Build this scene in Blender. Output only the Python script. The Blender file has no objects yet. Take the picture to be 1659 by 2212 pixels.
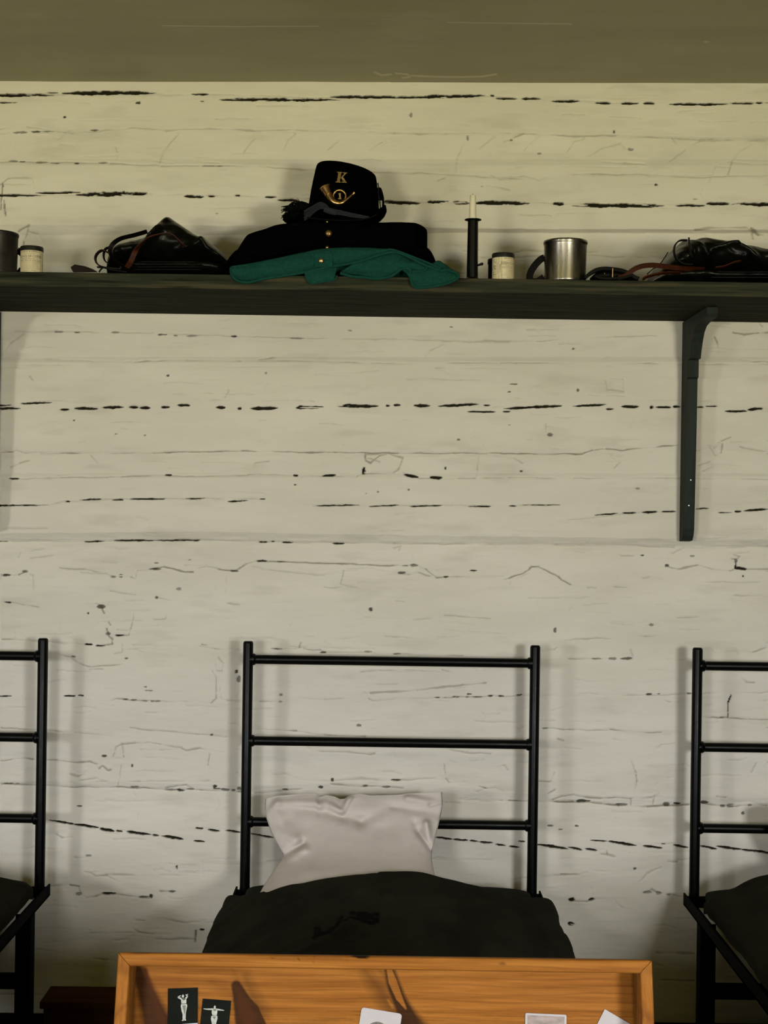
import bpy, math, random
import numpy as np
from mathutils import Vector, Matrix
random.seed(7); RNG = np.random.RandomState(11)
S = bpy.context.scene; C = S.collection
PI = math.pi
# ------------------------------------------------------------ camera
F = 3072.0; D = 3.56; CZ = 1.40; ROLL = math.radians(0.83)
CR, SR = math.cos(ROLL), math.sin(ROLL)
cd = bpy.data.cameras.new('camera'); cam = bpy.data.objects.new('camera', cd); C.objects.link(cam)
cd.sensor_fit = 'VERTICAL'; cd.sensor_height = 24.0; cd.lens = 24.0 * F / 2212.0
cd.clip_start = 0.05; cd.clip_end = 60
cam.matrix_world = Matrix(((CR, -SR, 0, 0), (0, 0, -1, -D), (SR, CR, 0, CZ), (0, 0, 0, 1)))
S.camera = cam
# ------------------------------------------------------------ view, world
S.view_settings.view_transform = 'Standard'; S.view_settings.look = 'None'
S.view_settings.exposure = 0.07; S.view_settings.gamma = 1.0
S.view_settings.use_curve_mapping = False
w = bpy.data.worlds.new('world'); S.world = w; w.use_nodes = True
w.node_tree.nodes['Background'].inputs[0].default_value = (0.55, 0.62, 0.70, 1)
w.node_tree.nodes['Background'].inputs[1].default_value = 0.4
# ------------------------------------------------------------ daylight through the three windows behind the camera
WINX = (1.27, -0.95, -3.17); WW, WZ0, WZ1 = 0.46, 0.95, 1.72
FY = -4.30
DAY_W, DAY_G = 104.0, 40.0
WSC = (1.22, 0.74, 1.0)
def area(name, loc, tilt, sx, sy, power, col, spread=180):
    l = bpy.data.lights.new(name, 'AREA'); l.shape = 'RECTANGLE'; l.size = sx; l.size_y = sy
    l.energy = power; l.color = col; l.spread = math.radians(spread)
    o = bpy.data.objects.new(name, l); C.objects.link(o); o.location = loc
    o.rotation_euler = (math.radians(90 + tilt), 0, 0)     # faces +Y, tilt > 0 looks up
    return o
for wx, k in zip(WINX, WSC):
    area('daylight_sky', (wx, FY + 0.05, (WZ0 + WZ1) / 2), -55, WW, WZ1 - WZ0, DAY_W * k, (0.965, 0.975, 1.03))
    area('daylight_ground', (wx, FY + 0.05, (WZ0 + WZ1) / 2), 60, WW, WZ1 - WZ0, DAY_G * k, (1.0, 0.87, 0.12), 132)

# ------------------------------------------------------------ helpers
def P(u, v, y=0.0):
    s = (D + y) / F; du = u - 829.5; dv = v - 1106.0
    return Vector(((du * CR + dv * SR) * s, y, CZ - (-du * SR + dv * CR) * s))
def PL(pts, y): return [P(a, b, y) for a, b in pts]
def lst(xs): return list(xs)
def tag(o, label=None, cat=None, group=None, kind=None):
    if label: o['label'] = label
    if cat: o['category'] = cat
    if group: o['group'] = group
    if kind: o['kind'] = kind
    return o
def thing(name, loc, label, cat, group=None):
    o = bpy.data.objects.new(name, None); C.objects.link(o); o.location = loc
    o.empty_display_size = 0.05
    return tag(o, label, cat, group)
def copy_tree(o, parent=None):
    c = o.copy(); C.objects.link(c); c.parent = parent
    for ch in [x for x in C.objects if x.parent == o]:
        copy_tree(ch, c)
    return c
class MB:
    def __init__(s): s.v = []; s.f = []; s.m = []; s.cur = 0
    def add(s, vs, fs):
        n = len(s.v); s.v += [tuple(p) for p in vs]
        s.f += [tuple(i + n for i in q) for q in fs]; s.m += [s.cur] * len(fs); return s
    def mat(s, i): s.cur = i; return s
    def box(s, a, b):
        x0, y0, z0 = a; x1, y1, z1 = b
        return s.add([(x0,y0,z0),(x1,y0,z0),(x1,y1,z0),(x0,y1,z0),(x0,y0,z1),(x1,y0,z1),(x1,y1,z1),(x0,y1,z1)],
                     [(0,3,2,1),(4,5,6,7),(0,1,5,4),(1,2,6,5),(2,3,7,6),(3,0,4,7)])
    def prism(s, pts, off):                      # pts: closed polygon (world), extruded by off
        n = len(pts); off = Vector(off)
        vs = [Vector(p) for p in pts] + [Vector(p) + off for p in pts]
        return s.add(vs, [tuple(range(n))[::-1], tuple(range(n, 2 * n))] + [(i, (i + 1) % n, (i + 1) % n + n, i + n) for i in range(n)])
    def sweep(s, path, sec, cap=True, up=None, scale=None):   # sec: (a,b) pairs in the (side, up) frame
        path = [Vector(p) for p in path]; n = len(path); m = len(sec); vs = []
        prev = None
        for i, p in enumerate(path):
            t = (path[min(i + 1, n - 1)] - path[max(i - 1, 0)]).normalized()
            if up is not None:
                b = Vector(up[i] if isinstance(up, list) else up); b = (b - t * b.dot(t)).normalized()
            else:
                if prev is None:
                    b = Vector((0, 0, 1)) if abs(t.z) < 0.9 else Vector((1, 0, 0))
                else: b = prev
                b = (b - t * b.dot(t)).normalized()
            prev = b; a = t.cross(b)
            k = scale[i] if scale is not None else 1.0
            vs += [p + a * (q[0] * k) + b * (q[1] * k) for q in sec]
        fs = [(i * m + j, i * m + (j + 1) % m, (i + 1) * m + (j + 1) % m, (i + 1) * m + j) for i in range(n - 1) for j in range(m)]
        if cap: fs += [tuple(range(m))[::-1], tuple((n - 1) * m + j for j in range(m))]
        return s.add(vs, fs)
    def tube(s, path, r, seg=12):
        rr = r if isinstance(r, (list, tuple)) else [r] * len(path)
        return s.sweep(path, [(math.cos(2*PI*j/seg), math.sin(2*PI*j/seg)) for j in range(seg)], scale=rr)
    def lathe(s, c, prof, seg=48, ax=1.0, ay=1.0):      # prof: (r, z)
        n = len(prof); vs = []
        for r, z in prof:
            vs += [(c[0] + ax * r * math.cos(2*PI*j/seg), c[1] + ay * r * math.sin(2*PI*j/seg), c[2] + z) for j in range(seg)]
        fs = [(i*seg + j, i*seg + (j+1) % seg, (i+1)*seg + (j+1) % seg, (i+1)*seg + j) for i in range(n-1) for j in range(seg)]
        if prof[0][0] > 1e-6: fs.append(tuple(range(seg))[::-1])
        if prof[-1][0] > 1e-6: fs.append(tuple((n-1)*seg + j for j in range(seg)))
        return s.add(vs, fs)
    def ball(s, c, r, sc=(1,1,1), seg=14, rings=8):
        vs = []; fs = []
        for i in range(rings + 1):
            a = PI * i / rings
            for j in range(seg):
                b = 2*PI*j/seg
                vs.append((c[0]+r*sc[0]*math.sin(a)*math.cos(b), c[1]+r*sc[1]*math.sin(a)*math.sin(b), c[2]+r*sc[2]*math.cos(a)))
        fs = [(i*seg+j, (i+1)*seg+j, (i+1)*seg+(j+1)%seg, i*seg+(j+1)%seg) for i in range(rings) for j in range(seg)]
        return s.add(vs, fs)
    def build(s, name, mats, parent=None, smooth=True, bevel=0, sub=0, solid=0, angle=40):
        me = bpy.data.meshes.new(name)
        off = Vector((0,0,0))
        if parent is not None:
            q = parent
            while q is not None: off += Vector(q.location); q = q.parent
        me.from_pydata([(a-off.x, b-off.y, c-off.z) for a, b, c in s.v], [], s.f)
        if not isinstance(mats, (list, tuple)): mats = [mats]
        for m in mats: me.materials.append(m)
        if len(mats) > 1: me.polygons.foreach_set('material_index', s.m)
        me.validate(); me.update()
        if smooth:
            me.polygons.foreach_set('use_smooth', [True] * len(me.polygons))
            if angle: me.set_sharp_from_angle(angle=math.radians(angle))
        o = bpy.data.objects.new(name, me); C.objects.link(o)
        if parent is not None: o.parent = parent
        if solid:
            m = o.modifiers.new('s', 'SOLIDIFY'); m.thickness = solid; m.offset = 0
        if bevel:
            m = o.modifiers.new('b', 'BEVEL'); m.width = bevel; m.segments = 2; m.limit_method = 'ANGLE'
        if sub:
            m = o.modifiers.new('d', 'SUBSURF'); m.levels = sub; m.render_levels = sub
        return o
def smooth_path(pts, n=6):
    pts = [Vector(p) for p in pts]; out = []
    q = [pts[0] * 2 - pts[1]] + pts + [pts[-1] * 2 - pts[-2]]
    for i in range(1, len(q) - 2):
        a, b, c, d = q[i-1], q[i], q[i+1], q[i+2]
        for k in range(n):
            t = k / n
            out.append(0.5 * ((2*b) + (c-a)*t + (2*a-5*b+4*c-d)*t*t + (3*b-a-3*c+d)*t**3))
    out.append(pts[-1]); return out
def rect(wd, th): return [(-wd/2, -th/2), (wd/2, -th/2), (wd/2, th/2), (-wd/2, th/2)]
def lattice(x, y, seed):
    r = np.random.RandomState(seed); T = r.rand(257, 257)
    xi = np.floor(x).astype(int); yi = np.floor(y).astype(int); fx = x - xi; fy = y - yi
    fx = fx*fx*(3-2*fx); fy = fy*fy*(3-2*fy); xi %= 256; yi %= 256
    return (T[yi, xi]*(1-fx)+T[yi, xi+1]*fx)*(1-fy) + (T[yi+1, xi]*(1-fx)+T[yi+1, xi+1]*fx)*fy
def fbm(x, y, sx, sy, seed=1, octv=4):
    o = 0; a = 1; t = 0
    for k in range(octv):
        o = o + a * (lattice(x/sx*2**k + 17.3*k, y/sy*2**k + 9.1*k, seed + k) - 0.5); t += a; a *= 0.5
    return o / t * 2
def np_mesh(name, X, Y, Z, mat, parent=None, attrs=None, closed_u=False, smooth=True):
    h, wd = X.shape; off = Vector((0,0,0)); q = parent
    while q is not None: off += Vector(q.location); q = q.parent
    co = np.stack([X - off.x, Y - off.y, Z - off.z], -1).reshape(-1, 3).astype(np.float32)
    i = np.arange(h * wd).reshape(h, wd)
    if closed_u: i = np.concatenate([i, i[:, :1]], 1)
    f = np.stack([i[:-1, :-1], i[:-1, 1:], i[1:, 1:], i[1:, :-1]], -1).reshape(-1, 4)
    me = bpy.data.meshes.new(name); me.vertices.add(len(co)); me.vertices.foreach_set('co', co.ravel())
    me.loops.add(f.size); me.loops.foreach_set('vertex_index', f.ravel().astype(np.int32))
    me.polygons.add(len(f)); me.polygons.foreach_set('loop_start', np.arange(0, f.size, 4, dtype=np.int32))
    me.update(calc_edges=True)
    if smooth: me.polygons.foreach_set('use_smooth', np.ones(len(f), bool))
    for k, a in (attrs or {}).items():
        at = me.attributes.new(k, 'FLOAT', 'POINT'); at.data.foreach_set('value', a.ravel().astype(np.float32))
    me.materials.append(mat)
    o = bpy.data.objects.new(name, me); C.objects.link(o)
    if parent is not None: o.parent = parent
    return o
# ------------------------------------------------------------ materials
class NT:
    def __init__(s, name):
        s.m = bpy.data.materials.new(name); s.m.use_nodes = True; s.t = s.m.node_tree
        s.b = s.t.nodes['Principled BSDF']; s.co = s.t.nodes.new('ShaderNodeTexCoord').outputs['Object']
    def n(s, typ, **kw):
        o = s.t.nodes.new(typ)
        for k, v in kw.items():
            if k.startswith('i_'): o.inputs[int(k[2:])].default_value = v
            else: setattr(o, k, v)
        return o
    def lk(s, a, b): s.t.links.new(a, b)
    def noise(s, scale, stretch=(1,1,1), detail=5, rough=0.55, src=None):
        mp = s.n('ShaderNodeMapping'); mp.inputs['Scale'].default_value = stretch; s.lk(src or s.co, mp.inputs[0])
        nz = s.n('ShaderNodeTexNoise'); nz.inputs['Scale'].default_value = scale
        nz.inputs['Detail'].default_value = detail; nz.inputs['Roughness'].default_value = rough
        s.lk(mp.outputs[0], nz.inputs['Vector']); return nz.outputs['Fac']
    def ramp(s, fac, stops):
        r = s.n('ShaderNodeValToRGB'); e = r.color_ramp.elements
        while len(e) < len(stops): e.new(0.5)
        for k, (p, c) in enumerate(stops):
            e[k].position = p; e[k].color = (*c, 1) if len(c) == 3 else c
        s.lk(fac, r.inputs[0]); return r.outputs[0]
    def mix(s, fac, a, b, mode='MIX'):
        x = s.n('ShaderNodeMix', data_type='RGBA', blend_type=mode)
        for src, k in ((fac, 0), (a, 6), (b, 7)):
            if hasattr(src, 'is_output'): s.lk(src, x.inputs[k])
            else: x.inputs[k].default_value = (*src, 1) if isinstance(src, tuple) else src
        return x.outputs[2]
    def attr(s, name):
        a = s.n('ShaderNodeAttribute'); a.attribute_name = name; return a.outputs['Fac']
    def col(s, c):
        if hasattr(c, 'is_output'): s.lk(c, s.b.inputs['Base Color'])
        else: s.b.inputs['Base Color'].default_value = (*c, 1)
    def bump(s, h, strength=0.3, dist=0.002):
        b = s.n('ShaderNodeBump'); b.inputs['Strength'].default_value = strength; b.inputs['Distance'].default_value = dist
        s.lk(h, b.inputs['Height']); s.lk(b.outputs[0], s.b.inputs['Normal'])
    def rm(s, r, met=0.0, spec=None):
        s.b.inputs['Roughness'].default_value = r; s.b.inputs['Metallic'].default_value = met
        if spec is not None: s.b.inputs['Specular IOR Level'].default_value = spec
        return s.m
def simple(name, c, r=0.6, met=0.0, var=0.25, scale=40, stretch=(1,1,1), bump=0.1, dist=0.001, spec=None):
    t = NT(name); nz = t.noise(scale, stretch)
    lo = tuple(x*(1-var) for x in c); hi = tuple(min(1, x*(1+var)) for x in c)
    t.col(t.ramp(nz, [(0.3, lo), (0.7, hi)]))
    if bump: t.bump(nz, bump, dist)
    return t.rm(r, met, spec)

def m_wall():
    t = NT('whitewash_paint')
    broad = t.noise(2.2, (1,1,3)); fine = t.noise(60, (0.25,1,1.6), 6)
    base = t.ramp(broad, [(0.3, (0.60,0.565,0.475)), (0.7, (0.68,0.645,0.55))])
    base = t.mix(t.ramp(t.noise(9, (0.35,1,2.2), 6, 0.6), [(0.35, (0,0,0)), (0.75, (0.22,)*3)]), base, (0.50,0.47,0.37))
    base = t.mix(t.attr('grime'), base, (0.24,0.215,0.15))
    base = t.mix(t.attr('gap'), base, (0.016,0.014,0.008))
    t.col(base); t.bump(fine, 0.25, 0.0012); return t.rm(0.8, 0, 0.03)
def m_ceiling():
    t = NT('ceiling_paint')
    base = t.ramp(t.noise(1.6, (0.8,3,1), 5), [(0.3, (0.17,0.158,0.072)), (0.7, (0.25,0.232,0.118))])
    base = t.mix(t.attr('worn'), base, (0.48,0.44,0.31))
    t.col(base); t.bump(t.noise(14, (0.3,1,1)), 0.15, 0.002); return t.rm(0.38, 0, 0.6)
def m_shelf(name='green_black_stained_wood', axis=(0.10,2.2,2.4)):
    t = NT(name)
    g = t.noise(42, axis, 7, 0.62)
    base = t.ramp(g, [(0.33, (0.010,0.0105,0.006)), (0.50, (0.026,0.029,0.018)), (0.66, (0.056,0.048,0.027))])
    k = t.noise(9, (0.35,6,5), 3)
    base = t.mix(t.ramp(k, [(0.60, (0,0,0)), (0.66, (0.8,)*3)]), base, (0.012,0.011,0.007))
    t.col(base); t.bump(g, 0.25, 0.001); return t.rm(0.8, 0, 0.02)
def m_pine(name, tint=1.0, axis=(0.07,1,1.9)):
    t = NT(name)
    g = t.noise(75, axis, 8, 0.66)
    wv = t.n('ShaderNodeTexWave', wave_type='BANDS', bands_direction='Z'); wv.inputs['Scale'].default_value = 34
    wv.inputs['Distortion'].default_value = 7; wv.inputs['Detail'].default_value = 3; wv.inputs['Detail Scale'].default_value = 0.6
    mp = t.n('ShaderNodeMapping'); mp.inputs['Scale'].default_value = (0.22,1,1) if axis[0] < 1 else (1,1,0.22); t.lk(t.co, mp.inputs[0]); t.lk(mp.outputs[0], wv.inputs['Vector'])
    base = t.ramp(g, [(0.28, (0.26*tint,0.085*tint,0.012*tint)), (0.5, (0.43*tint,0.160*tint,0.024*tint)), (0.72, (0.60*tint,0.250*tint,0.045*tint))])
    base = t.mix(t.ramp(wv.outputs['Fac'], [(0.0, (0.28,)*3), (0.18, (0,0,0))]), base, (0.19*tint,0.062*tint,0.016*tint))
    base = t.mix(t.attr('knot_shade'), base, (0.014,0.005,0.002))
    base = t.mix(t.attr('heart'), base, (0.050,0.015,0.004))
    t.col(base); t.bump(g, 0.12, 0.0006); return t.rm(0.5, 0, 0.03)
def m_blanket():
    t = NT('olive_wool_blanket')
    n1 = t.noise(9, (1,0.5,1), 6); n2 = t.noise(300, (1,1,1), 3)
    base = t.ramp(n1, [(0.3, (0.0078,0.0074,0.0044)), (0.7, (0.0205,0.0190,0.0105))])
    base = t.mix(t.attr('ink'), base, (0.0006,0.0006,0.0005))
    t.col(base); t.bump(n2, 0.35, 0.0008); return t.rm(0.95, 0, 0.04)
def m_leather_black():
    t = NT('tarred_black_cloth')
    n1 = t.noise(22, (1,1,1.5), 6, 0.6)
    t.col(t.ramp(n1, [(0.3, (0.0012,0.0012,0.0008)), (0.7, (0.0045,0.0045,0.003))]))
    t.bump(t.noise(70, (1,1,1.2), 5), 0.35, 0.0018); return (t.b.inputs['IOR'].__setattr__('default_value', 1.22), t.rm(0.32, 0, 0.5))[1]
def m_tin():
    t = NT('tinned_steel')
    n1 = t.noise(7, (1,1,0.5), 5); n2 = t.noise(90, (1,1,0.1), 4)
    t.col(t.ramp(n1, [(0.3, (0.20,0.185,0.165)), (0.7, (0.36,0.335,0.30))]))
    t.lk(t.ramp(n2, [(0.3, (0.22,)*3), (0.8, (0.38,)*3)]), t.b.inputs['Roughness'])
    t.b.inputs['Metallic'].default_value = 1.0; t.bump(n1, 0.15, 0.002); return t.m
M = dict(
    wall=m_wall(), ceil=m_ceiling(), shelf=m_shelf(), shelf_v=simple('green_black_painted_bracket', (0.020,0.025,0.020), 0.6, 0, 0.25, 26, (2,2,.15), 0.1, spec=0.06), pine=m_pine('varnished_pine', 0.50), pine_v=m_pine('varnished_pine_upright', 0.50, (1.9,1,0.07)),
    blanket=m_blanket(), tar=m_leather_black(), tin=m_tin(),
    floor=simple('dark_floor_boards', (0.028,0.020,0.013), 0.7, scale=12, stretch=(6,0.4,1)),
    room=simple('dark_unpainted_logs', (0.05,0.045,0.036), 0.8, scale=6),
    black_board=simple('black_painted_baseboard', (0.002,0.002,0.0016), 0.8, scale=30, spec=0.03),
    iron=simple('black_enamelled_iron', (0.0014,0.0014,0.0011), 0.34, 0.0, 0.2, 60, bump=0.03, spec=0.13),
    iron_dull=simple('black_iron_bar', (0.0016,0.0016,0.0013), 0.7, 0.0, 0.3, 60, bump=0.1, spec=0.03),
    pillow=simple('cream_cotton', (0.52,0.47,0.42), 0.9, 0, 0.04, 30, bump=0.08, dist=0.0015, spec=0.15),
    mattress=simple('dark_green_ticking', (0.012,0.013,0.009), 0.9, 0, 0.3, 60, spec=0.1),
    navy=simple('black_navy_wool', (0.0013,0.0012,0.0016), 1.0, 0, 0.3, 250, bump=0.3, dist=0.0008, spec=0.0),
    felt=simple('black_felt', (0.0010,0.0010,0.0012), 1.0, 0, 0.3, 200, bump=0.2, dist=0.0006, spec=0.0),
    green=simple('green_wool', (0.0045,0.044,0.031), 0.92, 0, 0.22, 160, bump=0.35, dist=0.0008, spec=0.12),
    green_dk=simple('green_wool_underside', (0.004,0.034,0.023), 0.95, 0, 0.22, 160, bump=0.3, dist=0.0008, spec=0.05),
    brass=simple('worn_brass', (0.46,0.29,0.13), 0.28, 1.0, 0.25, 80, bump=0.2, dist=0.0006),
    brass_dull=simple('dull_brass_sheet', (0.36,0.26,0.10), 0.45, 1.0, 0.2, 80, bump=0.1),
    cord=simple('grey_blue_worsted_cord', (0.010,0.0125,0.016), 1.0, 0, 0.75, 420, bump=0.2),
    plume=simple('black_feather', (0.002,0.003,0.0018), 0.9, 0, 0.3, 100, spec=0.03),
    candle=simple('tallow_wax', (0.66,0.60,0.45), 0.5, 0, 0.05, 20, spec=0.3),
    wick=simple('charred_wick', (0.05,0.04,0.03), 0.9),
    black_tin=simple('black_japanned_tin', (0.0025,0.0025,0.002), 0.32, 0.0, 0.2, 50, spec=0.16),
    tin_lid=simple('dark_tin_lid', (0.012,0.012,0.009), 0.4, 0.0, 0.2, 50, spec=0.25),
    label=simple('aged_label_paper', (0.60,0.52,0.33), 0.75, 0, 0.10, 70, bump=0),
    ink=simple('brown_black_print', (0.06,0.05,0.03), 0.8, bump=0),
    ink2=simple('faded_print', (0.22,0.18,0.10), 0.8, bump=0),
    leather=simple('russet_leather', (0.036,0.0085,0.0025), 0.55, 0, 0.3, 60, bump=0.2, spec=0.1),
    leather_dk=simple('dark_brown_leather', (0.009,0.004,0.002), 0.55, 0, 0.3, 60, bump=0.2, spec=0.08),
    strap=simple('black_leather', (0.0022,0.0016,0.001), 0.5, 0, 0.3, 60, bump=0.2, spec=0.06),
    tin_dark=simple('darkened_tin', (0.035,0.030,0.024), 0.4, 0.6, 0.3, 40, bump=0.05, spec=0.2),
    nail=simple('bright_nail_steel', (0.75,0.72,0.66), 0.3, 1.0, 0.1, 60),
    crate=simple('dark_red_brown_wood', (0.042,0.017,0.0065), 0.8, 0, 0.3, 16, (0.3,1,3), 0.1, spec=0.0),
    card_blk=simple('black_photo_print', (0.0050,0.0060,0.0040), 0.6, 0, 0.2, 30, bump=0, spec=0.03),
    card_fig=simple('pale_figure_print', (0.32,0.32,0.27), 0.6, 0, 0.22, 260, bump=0),
    card_mid=simple('grey_figure_print', (0.10,0.10,0.08), 0.6, 0, 0.25, 260, bump=0),
    card_wht=simple('white_card', (0.34,0.315,0.30), 0.7, 0, 0.03, 30, bump=0),
    card_cool=simple('bluish_white_card', (0.36,0.38,0.43), 0.7, 0, 0.04, 30, bump=0),
    card_pic=simple('brown_grey_photo_print', (0.22,0.17,0.14), 0.6, 0, 0.45, 45, (1,1,2), bump=0),
    card_oval=simple('dark_oval_photo_print', (0.085,0.068,0.050), 0.6, 0, 0.5, 60, bump=0),
    glass=None)
g = NT('window_glass'); g.b.inputs['Transmission Weight'].default_value = 1.0; g.col((0.95,0.97,0.95)); g.rm(0.02); M['glass'] = g.m

# ============================================================ WALL (hewn logs under whitewash)
def fine_axis(a, b, step, lo, hi, cstep):
    return np.concatenate([np.arange(lo, a, cstep), np.arange(a, b, step), np.arange(b, hi + 1e-6, cstep)])
wx_ = np.concatenate([np.arange(-4.6, -1.9, .06), np.arange(-1.9, -1.02, .0045), np.arange(-1.02, 1.04, .0024), np.arange(1.04, 1.95, .0045), np.arange(1.95, 4.6001, .06)])
wz_ = np.arange(0.0, 2.60, 0.00125)
GX, GZ = np.meshgrid(wx_, wz_)
s0 = D / F
zd = CZ - GZ
U = (GX * CR - zd * SR) / s0 + 829.5
V = (GX * SR + zd * CR) / s0 + 1106.0
H = fbm(U, V, 420, 90, 3, 4) * 0.0022 + fbm(U, V, 60, 16, 21, 4) * 0.0007      # towards the room (m)
GAP = np.zeros_like(U); GRM = np.zeros_like(U)
N1 = fbm(U, V, 26, 7, 31, 4); N2 = fbm(U, V, 9, 5, 57, 3)
def win(u0, u1, v0, v1, m=14):
    xa = P(min(u0,u1) - m - 12, v0).x; xb = P(max(u0,u1) + m + 12, v0).x
    za = P(u0, max(v0,v1) + m + 14).z; zb = P(u0, min(v0,v1) - m - 14).z
    zs = [P(a, b).z for a in (u0, u1) for b in (v0 - m, v1 + m)]
    i0, i1 = np.searchsorted(wz_, [min(zs) - .01, max(zs) + .01]); j0, j1 = np.searchsorted(wx_, [xa, xb])
    return slice(max(i0,0), i1), slice(max(j0,0), j1)
def dash(u0, v0, u1, v1, th, dark=1.0, depth=0.012):
    sl = win(u0, u1, min(v0,v1), max(v0,v1)); u = U[sl]; v = V[sl]
    L = max(1e-3, math.hypot(u1-u0, v1-v0)); tx, ty = (u1-u0)/L, (v1-v0)/L
    s = ((u-u0)*tx + (v-v0)*ty) / L; d = np.abs(-(u-u0)*ty + (v-v0)*tx + N1[sl]*th*0.30)
    q = np.clip(1 - np.abs(2*s - 1)**3, 0, 1); half = (th/2 + 0.35) * q**0.7 * (1 + (0.55 if th > 3 else 0.9)*N2[sl])
    m = np.clip((half - d) / 0.55 + 0.5, 0, 1) * (np.abs(2*s-1) < 1)
    if th > 5.8:                                   # bridges of paint across the wide gaps
        m = m * np.clip(1 - np.clip((fbm(u, v, 30, 5, 77, 3) - 0.34) * 9, 0, 1), 0, 1)
    GAP[sl] = np.maximum(GAP[sl], m * dark); H[sl] -= m * depth * 0.5
def line(pts, th=1.4, dark=0.45, depth=0.0016, wob=2.5, br=0.35, gap=False):
    for (a, b), (c, d_) in zip(pts[:-1], pts[1:]):
        sl = win(a, c, min(b,d_), max(b,d_)); u = U[sl]; v = V[sl]
        L = max(1e-3, math.hypot(c-a, d_-b)); tx, ty = (c-a)/L, (d_-b)/L
        s = np.clip(((u-a)*tx + (v-b)*ty), 0, L)
        dx = u - a - s*tx; dy = v - b - s*ty
        d = np.hypot(dx, dy + N1[sl]*wob)
        k = np.clip(0.75 + 1.6*lattice(u/38+a, v/60, 5) - br*2.2, 0.12, 1.0)
        m = np.clip((th*k + 0.5 - d) / 1.0, 0, 1)
        GRM[sl] = np.maximum(GRM[sl], m * dark * k)
        if gap: GAP[sl] = np.maximum(GAP[sl], m * dark)
        H[sl] -= np.exp(-(d/2.6)**2) * depth * k
        H[sl] += np.exp(-((dy + N1[sl]*wob + 4.5)/3.5)**2) * np.clip(1-np.abs(dx)/6,0,1) * depth * 0.35 * k
def ip(pts, u): a = np.array(pts, float); return np.interp(u, a[:,0], a[:,1])
def ledge(top, bot, h):                          # surface slants back by h (m) between the two polylines
    global H
    t = ip(top, U) + N1*1.6; b = ip(bot, U) + N1*1.2
    H -= np.clip((V - t) / (b - t), 0, 1) * h
# overall log profile: each course bulges and steps
ledge([(0,278),(160,288),(290,280),(600,284),(1659,300)], [(0,290),(160,296),(290,290),(600,290),(1659,306)], 0.006)
ledge([(0,487),(500,489),(830,490),(960,495),(1659,498)], [(0,507),(500,507),(830,506),(960,502),(1659,503)], 0.018)
H += np.clip((V - 345) / 15, 0, 1) * 0.006
ledge([(0,716),(480,725),(850,733),(1659,720)], [(0,745),(480,748),(850,750),(1659,745)], 0.006)
H += np.clip((V - 770) / 12, 0, 1) * 0.006 * 1.0
ledge([(0,973),(800,976),(1250,978),(1460,962),(1659,962)], [(0,985),(800,986),(1250,986),(1460,974),(1659,974)], 0.004)
H += np.clip((V - 1022) / 10, 0, 1) * 0.005
ledge([(0,1152),(430,1148),(850,1156),(1200,1160),(1470,1164),(1659,1166)], [(0,1168),(430,1167),(850,1174),(1200,1176),(1470,1180),(1659,1182)], 0.014)
H += np.clip((V - 1190) / 420, 0, 1) * 0.012
ledge([(0,1688),(250,1690),(520,1698),(900,1690),(1100,1715),(1659,1725)], [(0,1698),(250,1704),(520,1713),(900,1712),(1100,1733),(1659,1744)], 0.006)
H += np.clip((V - 1745) / 60, 0, 1) * 0.004
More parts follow.
